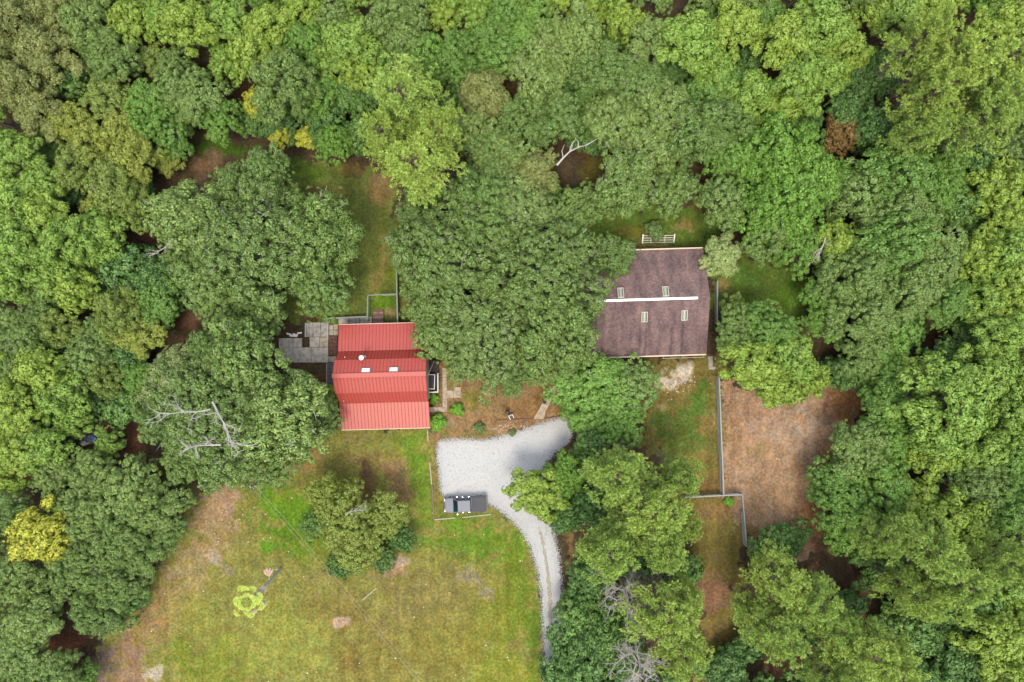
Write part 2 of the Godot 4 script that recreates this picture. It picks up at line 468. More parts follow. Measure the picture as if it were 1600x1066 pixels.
# broadleaf tree: R crown radius, low height of the crown's underside, V its depth
func broadleaf(key: String, seed_: int, R: float, low: float, V: float, nb: int, br: float, nc: int, cr: float, keys: Array, twigs: int) -> void:
	rng.seed = seed_
	var wob := FastNoiseLite.new()
	wob.seed = seed_
	wob.frequency = 0.5
	var spots := []
	var s := st()
	var tw_ := st()
	var any := false
	var fork := Vector3(rng.randfn() * 0.2, low * 0.75, rng.randfn() * 0.2)
	var tr := R * 0.062
	tube(s, [Vector3(0, -0.2, 0), Vector3(fork.x * 0.3, low * 0.3, fork.z * 0.3), fork], [tr * 1.35, tr, tr * 0.85], 9)
	for i in nb:
		var ang := i * 2.39996 + rng.randf_range(-0.35, 0.35)
		var out := 1.0 + wob.get_noise_2d(cos(ang) * 2.2, sin(ang) * 2.2) * 0.55
		var f := sqrt((i + 0.5) / nb)
		var rr := R * f * 0.86 * out * rng.randf_range(0.92, 1.06)
		var yc := low + V * (0.12 + 0.80 * sqrt(maxf(0.0, 1.0 - f * f)) * rng.randf_range(0.62, 1.2) + rng.randf_range(-0.05, 0.10)) * 0.9
		var c := Vector3(cos(ang) * rr, yc, sin(ang) * rr)
		var b := br * rng.randf_range(0.72, 1.3)
		for k in nc:
			var yy := 1.0 - 1.35 * (k + 0.5) / nc
			var a2 := k * 2.39996 + rng.randf() * 0.8
			var q := sqrt(maxf(0.0, 1.0 - yy * yy))
			var d := Vector3(cos(a2) * q, yy, sin(a2) * q)
			var at := c + d * b * rng.randf_range(0.72, 1.12) * Vector3(1, 0.72, 1)
			spots.append(Transform3D(frame_on(d + Vector3.UP * 0.7, cr * rng.randf_range(0.7, 1.3)), at))
		for k in 4:
			var d3 := Vector3(rng.randfn(), rng.randf_range(-0.1, 0.8), rng.randfn()).normalized()
			spots.append(Transform3D(frame_on(d3, cr * rng.randf_range(0.45, 0.75)), c + d3 * b * rng.randf_range(1.15, 1.6)))
		var m := fork.lerp(c, 0.5) + Vector3(rng.randfn(), rng.randf() * 1.4, rng.randfn()) * 0.35
		var lr := tr * rng.randf_range(0.28, 0.5)
		tube(s, [fork - Vector3(0, 0.3, 0), m, c + Vector3(0, b * 0.3, 0)], [lr, lr * 0.7, lr * 0.25], 5)
		if i % 3 == 0:
			spots.append(Transform3D(frame_on(Vector3.UP, cr * 1.5), c - Vector3(0, b * 0.9, 0)))
		if rng.randf() < twigs / float(nb):       # grey dead twigs that stick out of the leaves
			any = true
			for k in 2:
				var d2 := (Vector3(rng.randfn(), rng.randf_range(0.2, 1.0), rng.randfn())).normalized()
				var e := c + d2 * b * rng.randf_range(1.0, 1.2) + Vector3(rng.randfn(), 0, rng.randfn()) * 0.2
				var g := e + Vector3(rng.randfn(), rng.randf() * 0.4, rng.randfn()) * 0.32
				tube(tw_, [c + d2 * b * 0.5, e, g], [0.034, 0.026, 0.010], 3)
				tube(tw_, [e, e + Vector3(rng.randfn(), 0.3, rng.randfn()) * 0.45], [0.020, 0.008], 3)
	crowns[key] = {"mesh": leaves(spots, keys), "R": R * 0.99, "hc": low + V * 0.5, "twigs": tw_.commit() if any else null}
	trunks[key] = s.commit()

func pine(key: String, seed_: int, R: float, top: float, deep: float, nbr: int, tufts: int, bare: int) -> void:
	rng.seed = seed_
	var s := st()
	var spots := []
	var bend := Vector3(rng.randfn(), 0, rng.randfn()) * 0.35
	var trunk_at := func(y): return bend * sin(y / top * PI) + Vector3(0, y, 0)
	var pts := []
	var rad := []
	for k in 7:
		pts.append(trunk_at.call(top * k / 6.0 - (0.2 if k == 0 else 0.0)))
		rad.append(lerpf(0.34, 0.05, pow(k / 6.0, 1.3)))
	tube(s, pts, rad, 8)
	for i in nbr:
		var t := (i + rng.randf()) / nbr                 # 0 at the underside, 1 at the tip
		var y := top - deep * (1.0 - t)
		var a := i * 2.39996 + rng.randf_range(-0.5, 0.5)
		var l := R * (0.30 + 0.70 * sqrt(maxf(0.0, 1.0 - t))) * rng.randf_range(0.55, 1.18)
		if t < 0.12: l *= 0.8
		var d := Vector3(cos(a), lerpf(0.12, 0.75, t * t), sin(a)).normalized()
		var o: Vector3 = trunk_at.call(y)
		var tip := o + d * l
		var mid := o.lerp(tip, 0.55) + Vector3(rng.randfn(), -0.5, rng.randfn()) * 0.3
		tube(s, [o, mid, tip], [0.09, 0.06, 0.02], 4)
		for k in tufts:
			var f := pow(rng.randf(), 0.6)
			var side := d.cross(Vector3.UP).normalized()
			var at := o.lerp(tip, 0.25 + 0.8 * f) + side * rng.randfn() * l * 0.15 + Vector3(0, rng.randf_range(-0.15, 0.6), 0)
			spots.append(Transform3D(frame_on(Vector3.UP + d * 0.5 + Vector3(rng.randfn(), 0, rng.randfn()) * 0.3, rng.randf_range(0.5, 0.82)), at))
	for i in bare:                                         # dead grey branches below the green
		var y := (top - deep) * rng.randf_range(0.45, 1.0)
		var a := rng.randf() * TAU
		dead_branch(s, trunk_at.call(y), Vector3(cos(a), rng.randf_range(-0.25, 0.15), sin(a)), R * rng.randf_range(0.5, 0.9), 0.06, 2)
	crowns[key] = {"mesh": leaves(spots, ["needles", "needles2"]), "R": R * 0.98, "hc": top - deep * 0.55}
	trunks[key] = s.commit()

func dead_branch(s: SurfaceTool, a: Vector3, d: Vector3, l: float, r: float, depth: int) -> void:
	d = d.normalized()
	var pts := [a]
	var rad := [r]
	var p := a
	var dir := d
	var n := 4
	for k in n:
		dir = (dir + Vector3(rng.randfn(), rng.randfn() * 0.6, rng.randfn()) * 0.24).normalized()
		p = p + dir * l / n
		pts.append(p)
		rad.append(r * (1.0 - 0.8 * (k + 1) / n))
		if depth > 0:
			for j in 2:
				var e := (dir + Vector3(rng.randfn(), rng.randfn() * 0.6, rng.randfn()) * 0.7).normalized()
				dead_branch(s, p, e, l * rng.randf_range(0.28, 0.48), r * 0.55, depth - 1)
	tube(s, pts, rad, 4 if depth < 2 else 5)

func leaf_mat(key: String, c: Color, rough := 0.52) -> StandardMaterial3D:
	var m := mat(key, c, rough)
	m.vertex_color_use_as_albedo = true
	m.metallic_specular = 0.36
	m.backlight = Color(0.32, 0.36, 0.18)
	m.cull_mode = BaseMaterial3D.CULL_DISABLED
	return m

func build_kinds() -> void:
	make_template("fine", 84, 0.46, 0.30, "leaf", 0.85, 0.6, 101)
	make_template("fine2", 76, 0.50, 0.26, "leaf", 0.8, 0.6, 102)
	make_template("smooth", 100, 0.42, 0.32, "leaf", 0.8, 0.45, 103)
	make_template("broad", 50, 0.62, 0.30, "spray", 0.7, 0.5, 104)
	make_template("broad2", 46, 0.66, 0.26, "spray", 0.6, 0.5, 105)
	make_template("feather", 70, 0.58, 0.16, "spray", 0.9, 0.5, 106)
	make_template("needles", 30, 0.44, 0.11, "needle", 1.0, 0.35, 107)
	make_template("needles2", 28, 0.48, 0.10, "needle", 0.9, 0.4, 108)
	for i in 3: broadleaf("big_oak_%d" % i, 200 + i, 9.5, 5.0, 7.5, 62 + 6 * i, 1.45 - 0.12 * i, 9, 0.62 - 0.05 * i, ["fine", "fine2", "feather"], 34)
	for i in 4: broadleaf("oak_%d" % i, 210 + i, 5.0, 4.6, 5.4, 20 + 4 * i, 1.25 - 0.1 * i, 9, 0.58 - 0.045 * i, ["fine", "fine2", "feather"] if i % 2 == 0 else ["fine", "smooth"], 9)
	for i in 3: broadleaf("dense_%d" % i, 220 + i, 5.0, 4.2, 6.0, 21 + 5 * i, 1.4 - 0.15 * i, 10, 0.58 - 0.05 * i, ["smooth", "fine"], 3)
	for i in 4: broadleaf("bright_%d" % i, 230 + i, 4.6, 4.8, 5.4, 28 + 6 * i, 0.95 - 0.1 * i, 8, 0.58 - 0.05 * i, ["broad", "broad2"], 5)
	for i in 2: broadleaf("mottled_%d" % i, 240 + i, 4.6, 4.8, 5.0, 36 + 8 * i, 0.74 - 0.1 * i, 7, 0.50 - 0.06 * i, ["broad2", "fine2"], 6)
	for i in 2: broadleaf("feathery_%d" % i, 250 + i, 4.8, 5.2, 5.6, 30 + 6 * i, 1.0 - 0.1 * i, 8, 0.64, ["feather", "fine2"], 6)
	for i in 2: broadleaf("under_%d" % i, 260 + i, 3.0, 1.2, 3.4, 18, 0.95, 8, 0.52, ["broad", "fine"], 0)
	for i in 2: broadleaf("bush_%d" % i, 270 + i, 0.95, 0.12, 0.9, 12, 0.3, 6, 0.26, ["broad", "fine"], 0)
	for i in 4: pine("pine_%d" % i, 280 + i, 4.4, 16.0, 8.0, 52, 24, 3)
	for i in 1: pine("bare_pine_%d" % i, 290 + i, 4.2, 16.5, 5.0, 38, 22, 34)

const KINDS := {
	"o": ["oak", 4, "live_oak", "live oak", [[0.175, 0.260, 0.070], [0.212, 0.298, 0.084], [0.156, 0.244, 0.066]], "grey-green"],
	"O": ["big_oak", 3, "live_oak", "live oak", [[0.174, 0.255, 0.074], [0.196, 0.276, 0.086]], "grey-green"],
	"d": ["dense", 3, "evergreen_oak", "round-crowned oak", [[0.142, 0.252, 0.052], [0.158, 0.285, 0.052], [0.178, 0.262, 0.074]], "deep green"],
	"g": ["dense", 3, "leafy_tree", "leafy tree", [[0.150, 0.280, 0.044]], "fresh green"],
	"b": ["bright", 4, "broadleaf_tree", "broadleaf tree", [[0.240, 0.330, 0.054], [0.198, 0.305, 0.056]], "bright green"],
	"k": ["mottled", 2, "mottled_tree", "loose-leaved tree", [[0.275, 0.310, 0.060], [0.205, 0.265, 0.060]], "yellow-green"],
	"f": ["feathery", 2, "feathery_tree", "feathery tree", [[0.245, 0.268, 0.088], [0.220, 0.265, 0.096]], "pale olive"],
	"p": ["pine", 4, "pine_tree", "pine", [[0.385, 0.495, 0.115], [0.345, 0.470, 0.115]], "light green"],
	"q": ["bare_pine", 1, "pine_tree", "half-bare pine", [[0.385, 0.495, 0.115]], "light green"],
	"l": ["dense", 3, "lawn_oak", "spreading oak", [[0.260, 0.310, 0.058], [0.235, 0.285, 0.058]], "olive-green"],
	"y": ["bright", 4, "yellow_tree", "tree", [[0.430, 0.420, 0.055]], "yellow"],
	"u": ["under", 2, "understory_tree", "understory tree", [[0.100, 0.185, 0.050], [0.125, 0.220, 0.054]], "dark green"],
	"s": ["bush", 2, "bush", "bush", [[0.175, 0.350, 0.038], [0.140, 0.205, 0.064]], "green"],
	"r": ["under", 2, "rusty_shrub", "shrub", [[0.220, 0.130, 0.048]], "rust-brown"],
	"w": ["feathery", 2, "pale_tree", "small tree", [[0.350, 0.420, 0.160]], "pale green"],
}

func zone(px: float, py: float) -> String:
	if px < 430 and py < 250: return "far woods behind the patio oaks"
	if px < 240 and py < 720: return "woods across the patio clearing"
	if px < 320 and py >= 720: return "woods along the lawn's dry edge"
	if px < 545 and py < 780: return "by the patio"
	if px < 760 and py < 240: return "woods behind the back yard"
	if px < 700 and py < 330: return "by the back yard"
	if px < 700 and py > 690: return "on the lawn"
	if px < 960 and py > 240 and py < 620: return "between house and barn"
	if px < 1110 and py < 345: return "woods behind the barn gate"
	if px < 1060 and py < 700: return "by the curved path"
	if px < 1130 and py >= 690: return "along the gravel drive"
	if px < 1320 and py > 380 and py < 640: return "between barn and dirt paddock"
	if py < 345: return "far woods past the barn"
	if py < 640: return "woods on the barn's far side"
	if px < 1350 and py < 830: return "at the dirt paddock's rim"
	if px < 1300: return "in the clearing below the paddock"
	return "woods beyond the dirt paddock"

const SHORT := {"l": "spreading oak", "o": "live oak", "O": "huge live oak", "d": "round-crowned oak", "g": "fresh green tree", "b": "broadleaf tree", "k": "loose-leaved tree", "f": "feathery tree", "p": "pine", "q": "half-bare pine", "y": "yellow tree", "u": "dark understory tree", "s": "bush", "r": "rusty shrub", "w": "pale tree"}

func label_for(list: Array, q: Array, r: float) -> String:
	# its size and kind, then the nearest tree of another kind
	var best := 1e9
	var near := ""
	for o in list:
		if o[3] == q[3] or o[3] == "u": continue
		var d := Vector2(o[0] - q[0], o[1] - q[1]).length()
		if d < best:
			best = d
			near = o[3]
	var d: Array = KINDS[q[3]]
	var size := "huge" if r > 6.5 else "large" if r > 4.3 else "medium-sized" if r > 3.2 else "small" if r > 2.2 else "tiny"
	return "%s %s %s beside a %s, %s" % [size, d[5], d[3], SHORT[near], zone(q[0], q[1])]

func tree(px: float, py: float, rpx: float, kind: String, which := -1, label := "", group := "", lift := 1.0) -> Node3D:
	var d: Array = KINDS[kind]
	var v: int = rng.randi() % int(d[1])
	var key := "%s_%d" % [d[0], v]
	var c: Dictionary = crowns[key]
	var s: float = rpx * S / c.R
	for i in 4: s = rpx * S * (1.0 - c.hc * s * lift / H) / c.R
	if kind in ["p", "q"]: lift = clampf(1.0 / s, 0.85, 1.25) * lift
	var hc: float = c.hc * s * lift
	var at := P(px, py, hc)
	if group == "": group = zone(px, py)
	if label == "": label = label_for(forest, [px, py, rpx, kind], s * c.R)
	var t := thing(d[2], label, "bush" if kind in ["s", "r"] else "tree", Vector3(at.x, 0, at.z), rng.randf() * 360.0, group)
	var broad := rng.randf_range(0.88, 1.13)
	t.scale = Vector3(s * broad, s * lift * (1.0 if kind in ["s", "p", "q"] else rng.randf_range(0.88, 1.18)), s / broad)
	var n: int = rng.randi() % (d[4] as Array).size() if which < 0 else which
	var col: Array = d[4][n]
	var m := leaf_mat("%s_leaves_%d" % [d[2], n] + ("" if kind != "O" else "_big"), leaf_color(col[0], col[1], col[2]))
	part("crown", c.mesh, m, t)
	var bark := mat("pine_bark", base_color(0.17, 0.125, 0.10), 0.95) if kind in ["p", "q"] else mat("oak_bark", base_color(0.22, 0.20, 0.18), 0.95)
	part("trunk", trunks[key], bark, t)
	if c.get("twigs"): part("bare_twigs", c.twigs, mat("bare_twigs", base_color(0.50, 0.47, 0.42), 0.95), t)
	return t


# ---------------------------------------------------------------- things
func red_house() -> void:
	var t := thing("house", "house with bright red ribbed metal roof, two skylights and a chimney pipe", "house", Vector3(-15.98, 0, 4.41), 1.5)
	var red := mat("red_metal", base_color(0.43, 0.066, 0.050), 0.5, 0.0)
	red.metallic_specular = 0.5
	red.albedo_texture = noise_tex(0.02, 31, [[0.15, Color(0.84, 0.86, 0.88)], [0.45, Color(0.96, 0.95, 0.95)], [0.8, Color(1, 1, 1)]])
	red.uv1_triplanar = true
	red.uv1_scale = Vector3(0.9, 0.12, 0.12)
	red.clearcoat_enabled = false
	var wall := mat("tan_siding", base_color(0.42, 0.33, 0.24), 0.85)
	var trim := mat("cream_trim", base_color(0.62, 0.52, 0.40), 0.8)
	var z := [-6.52, -3.28, -2.2, -0.36, 1.84, 3.24, 6.52]
	var y := [2.5, 3.3, 4.9, 6.0, 4.9, 3.3, 2.5]
	var hw := 5.62
	part("wall", box_mesh(Vector3(hw * 2 - 0.5, 3.1, 6.3), 0.0, Vector3(0, 1.55, -0.02)), wall, t)
	# gable ends above the walls
	for side in [-1, 1]:
		var s := st()
		var x: float = side * (hw - 0.25)
		var a := []
		for i in range(1, 6): a.append(Vector3(x, y[i] - 0.12, z[i] + (0.12 if i == 1 else -0.12 if i == 5 else 0.0)))
		for i in range(1, 4):
			tri(s, a[0], a[i], a[i + 1])
		part("gable", s.commit(), wall, t)
	for i in 6:
		var a := Vector3(0, y[i], z[i])
		var b := Vector3(0, y[i + 1], z[i + 1])
		var dir := (b - a).normalized()
		var up := Vector3.RIGHT.cross(dir)
		if up.y < 0.0: up = -up
		var l := a.distance_to(b)
		var sec := Node3D.new()
		sec.name = "roof_slope"
		t.add_child(sec, true)
		var f := Basis(Vector3.RIGHT, up, Vector3.RIGHT.cross(up).normalized())
		sec.transform = Transform3D(f, (a + b) / 2.0)
		var w := hw * 2 + (0.0 if i in [2, 3] else -0.25 if i in [1, 4] else -0.12)
		var over := 0.06 if i in [1, 4] else 0.14
		part("sheet", box_mesh(Vector3(w, 0.05, l + (over if i in [0, 5] else 0.02)), 0.0, Vector3(0, -0.02 - 0.012 * (i % 2), 0)), red, sec)
		var seam := st()
		box(seam, Vector3(0, 0.03, 0), Vector3(0.055, 0.055, l), Transform3D(), 0.022)
		var sm := seam.commit()
		var n := 27
		for k in n:
			var o := part("seam", sm, red, sec)
			o.position.x = -w / 2 + 0.04 + (w - 0.08) * k / (n - 1)
	var cap := st()
	box(cap, Vector3(0, y[3] + 0.04, z[3] - 0.12), Vector3(hw * 2 + 0.06, 0.03, 0.3), Transform3D(Basis(Vector3.RIGHT, 0.0)), 0.01)
	box(cap, Vector3(0, y[3] + 0.035, z[3] + 0.13), Vector3(hw * 2 + 0.06, 0.03, 0.3), Transform3D(), 0.01)
	part("ridge_cap", cap.commit(), red, t)
	for q in [[z[0] - 0.10, y[0] - 0.09], [z[6] + 0.10, y[6] - 0.09]]:
		part("fascia", box_mesh(Vector3(hw * 2 - 0.1, 0.16, 0.07), 0.0, Vector3(0, q[1], q[0])), trim, t)
	for q in [z[0] + 0.3, z[6] - 0.3]:
		for k in 5:
			var p := part("porch_post", box_mesh(Vector3(0.14, 2.3, 0.14), 0.01), trim, t)
			p.position = Vector3(-hw + 0.4 + (hw * 2 - 0.8) * k / 4.0, 1.15, q)
	# skylights on the slope facing the back yard
	var white := mat("white_dome", base_color(0.82, 0.82, 0.80), 0.3)
	var grey := mat("flashing", base_color(0.30, 0.31, 0.32), 0.5, 0.6)
	for px in [571.5, 615.0]:
		var lx: float = (px - 800.0) * S * 0.934 + 15.98 + 0.03
		var a := Vector3(lx, 0, -0.9)
		var slope: float = (y[3] - y[2]) / (z[3] - z[2])
		a.y = y[3] + slope * (a.z - z[3])
		var sk := Node3D.new()
		sk.name = "skylight"
		t.add_child(sk, true)
		sk.transform = Transform3D(Basis(Vector3.RIGHT, -atan(slope)), a)
		part("frame", box_mesh(Vector3(1.14, 0.14, 0.62), 0.02, Vector3(0, 0.07, 0)), grey, sk)
		part("dome", box_mesh(Vector3(0.94, 0.12, 0.44), 0.05, Vector3(0, 0.19, 0)), white, sk)
	var ch := st()
	var cp := Vector3((568.0 - 800.0) * S * 0.945 + 15.98, 0, -2.45)
	cyl(ch, cp + Vector3(0, 4.2, 0), cp + Vector3(0, 5.75, 0), 0.16)
	cyl(ch, cp + Vector3(0, 4.45, 0), cp + Vector3(0, 4.62, 0), 0.34, 12, 0.18)
	var chimney := part("chimney_pipe", ch.commit(), mat("galvanised", base_color(0.55, 0.55, 0.54), 0.4, 0.7), t)
	var cc := st()
	cyl(cc, cp + Vector3(0, 5.78, 0), cp + Vector3(0, 5.86, 0), 0.30, 14)
	cyl(cc, cp + Vector3(0, 5.86, 0), cp + Vector3(0, 6.0, 0), 0.30, 14, 0.06)
	part("rain_cap", cc.commit(), white, chimney)
	for q in [Vector3((539.0 - 800) * S * 0.945 + 15.98, 4.3, -2.55), Vector3((536.6 - 800) * S * 0.957 + 15.98, 3.7, 2.85)]:
		var vp := st()
		cyl(vp, q - Vector3(0, 0.2, 0), q + Vector3(0, 0.45, 0), 0.06, 10)
		part("vent_pipe", vp.commit(), trim, t)

func barn_roof_texture(front: bool, w: int, h: int) -> ImageTexture:
	# weathered brown shingles: courses, tabs and the stains that run down from the skylights
	var n := FastNoiseLite.new()
	n.seed = 71 if front else 72
	n.frequency = 0.012
	n.fractal_octaves = 4
	var n2 := FastNoiseLite.new()
	n2.seed = 75
	n2.frequency = 0.09
	rng.seed = 505 if front else 506
	var im := Image.create(w, h, false, Image.FORMAT_RGB8)
	var course := 6
	var tone := PackedFloat32Array()
	tone.resize((h / course + 1) * 200)
	for i in tone.size(): tone[i] = rng.randf_range(0.86, 1.1)
	var dark := [96.0, 76.0, 80.0]
	var pale := [184.0, 149.0, 141.0]
	for y in h:
		var row := y / course
		for x in w:
			var tab := (x + (row % 2) * 5) / 10
			var f := tone[row * 200 + tab % 200]
			var fade := 0.50 + n.get_noise_2d(x * 1.4, y * 0.45) * 0.42
			# streaks of rust and algae that run down from the skylights, copied from the photograph
			var u := float(x) / w
			var v := float(y) / h
			if front:
				for q in [[0.44, 0.5], [0.485, 0.5], [0.79, 0.45], [0.70, 0.5]]:
					if v > q[1]: fade -= maxf(0.0, 1.0 - absf(u - q[0] - n.get_noise_2d(y * 1.0, 3.0) * 0.01) / 0.018) * 0.36
			fade = clampf(fade + n2.get_noise_2d(x, y) * 0.14, 0.0, 1.0)
			if y % course == course - 1: f *= 0.84
			if (x + (row % 2) * 5) % 10 == 0: f *= 0.94
			f *= rng.randf_range(0.93, 1.07)
			im.set_pixel(x, y, shown(lerpf(dark[0], pale[0], fade) * f, lerpf(dark[1], pale[1], fade) * f, lerpf(dark[2], pale[2], fade) * f))
	return ImageTexture.create_from_image(im)

func barn() -> void:
	var t := thing("barn", "barn with weathered brown shingle roof, white ridge cap and four skylights", "barn", Vector3(16.58, 0, -4.75), 1.7)
	var hw := 7.48
	var zr := -0.30
	var zn := -6.58
	var zs := 6.58
	var ye := 2.9
	var yr := 5.2
	var wall := mat("barn_wall", base_color(0.45, 0.36, 0.27), 0.85)
	var trim := mat("barn_trim", base_color(0.66, 0.50, 0.38), 0.8)
	part("wall", box_mesh(Vector3(hw * 2 - 0.7, 2.8, 12.3), 0.0, Vector3(0, 1.4, 0)), wall, t)
	for side in [-1, 1]:
		var s := st()
		var x: float = side * (hw - 0.36)
		tri(s, Vector3(x, 2.75, -6.1), Vector3(x, yr - 0.1, zr), Vector3(x, 2.75, 6.1))
		part("gable", s.commit(), wall, t)
	var k := 0
	for q in [[Vector3(0, yr, zr), Vector3(0, ye, zn)], [Vector3(0, yr, zr), Vector3(0, ye, zs)]]:
		var a: Vector3 = q[0]
		var b: Vector3 = q[1]
		var s := st()
		var x := hw
		var v := [Vector3(-x, a.y, a.z), Vector3(x, a.y, a.z), Vector3(x, b.y, b.z), Vector3(-x, b.y, b.z)]
		var uv := [Vector2(0, 0), Vector2(1, 0), Vector2(1, 1), Vector2(0, 1)]
		if k == 0: uv = [Vector2(0, 1), Vector2(1, 1), Vector2(1, 0), Vector2(0, 0)]
		var nrm: Vector3 = (v[3] - v[0]).cross(v[1] - v[0]).normalized()
		if nrm.y < 0.0: nrm = -nrm
		var order := [0, 1, 2, 0, 2, 3] if k == 1 else [0, 2, 1, 0, 3, 2]
		for i in order:
			s.set_normal(nrm)
			s.set_uv(uv[i])
			s.add_vertex(v[i])
		# underside and edges
		var dn := Vector3(0, -0.12, 0)
		for e in [[0, 1], [1, 2], [2, 3], [3, 0]]:
			s.set_uv(Vector2(0.5, 0.02))
			quad(s, v[e[0]], v[e[0]] + dn, v[e[1]] + dn, v[e[1]])
		quad(s, v[0] + dn, v[1] + dn, v[2] + dn, v[3] + dn)
		var m := StandardMaterial3D.new()
		m.resource_name = "shingles_%d" % k
		m.albedo_texture = barn_roof_texture(k == 1, 640, 300)
		m.roughness = 0.95
		part("roof_slope", s.commit(), m, t)
		# eave board
		var e := part("eave_board", box_mesh(Vector3(hw * 2 - 0.04, 0.14, 0.16), 0.01), trim, t)
		e.position = Vector3(0, b.y - 0.10, b.z + (0.085 if k == 1 else -0.085))
		k += 1
	var cap := st()
	var x0 := -hw
	var x1 := hw - 1.5
	for sd in [-1.0, 1.0]:
		var c := Vector3((x0 + x1) / 2, yr + 0.045, zr + sd * 0.07)
		box(cap, Vector3.ZERO, Vector3(x1 - x0, 0.035, 0.155), Transform3D(Basis(Vector3.RIGHT, sd * 0.34), c), 0.008)
	part("ridge_cap", cap.commit(), mat("white_cap", leaf_color(0.72, 0.71, 0.69), 0.4), t)
	var frame := mat("skylight_frame", base_color(0.52, 0.50, 0.40), 0.6)
	var pane := mat("skylight_pane", base_color(0.26, 0.30, 0.24), 0.12)
	for q in [[969.5, 458.0], [1039.5, 456.0], [1007.5, 495.0], [1070.0, 492.5]]:
		var w := P(q[0], q[1], 4.75)
		var lp := (Transform3D(Basis(Vector3.UP, deg_to_rad(1.7)), t.position).affine_inverse()) * w
		var back: bool = lp.z < zr
		var sl := (yr - ye) / (zr - zn) if back else -(yr - ye) / (zs - zr)
		var sk := Node3D.new()
		sk.name = "skylight"
		t.add_child(sk, true)
		sk.transform = Transform3D(Basis(Vector3.RIGHT, -atan(sl)), Vector3(lp.x, yr + sl * (lp.z - zr), lp.z))
		var fr := st()
		for e in [[Vector3(-0.33, 0.08, 0), Vector3(0.08, 0.18, 1.3)], [Vector3(0.33, 0.08, 0), Vector3(0.08, 0.18, 1.3)], [Vector3(0, 0.08, -0.61), Vector3(0.58, 0.18, 0.08)], [Vector3(0, 0.08, 0.61), Vector3(0.58, 0.18, 0.08)]]:
			box(fr, e[0], e[1], Transform3D(), 0.02)
		part("frame", fr.commit(), frame, sk)
		var pn := st()
		tube(pn, [Vector3(0, -0.18, -0.57), Vector3(0, -0.18, 0.57)], [0.36, 0.36], 16)
		var bubble := part("bubble", pn.commit(), pane, sk)
		bubble.scale = Vector3(0.78, 0.9, 1.0)
	# gutter pipe and a pale step at the corner
	var gp := st()
	cyl(gp, Vector3(2.0, 2.5, 7.0), Vector3(hw - 0.1, 2.5, 7.0), 0.035, 8)
	for x in [2.2, 4.6, 7.2]: bar(gp, Vector3(x, 2.5, 7.0), Vector3(x, 2.68, 6.66), 0.04, 0.04)
	part("gutter_rail", gp.commit(), mat("grey_wood", base_color(0.36, 0.37, 0.34), 0.9), t)

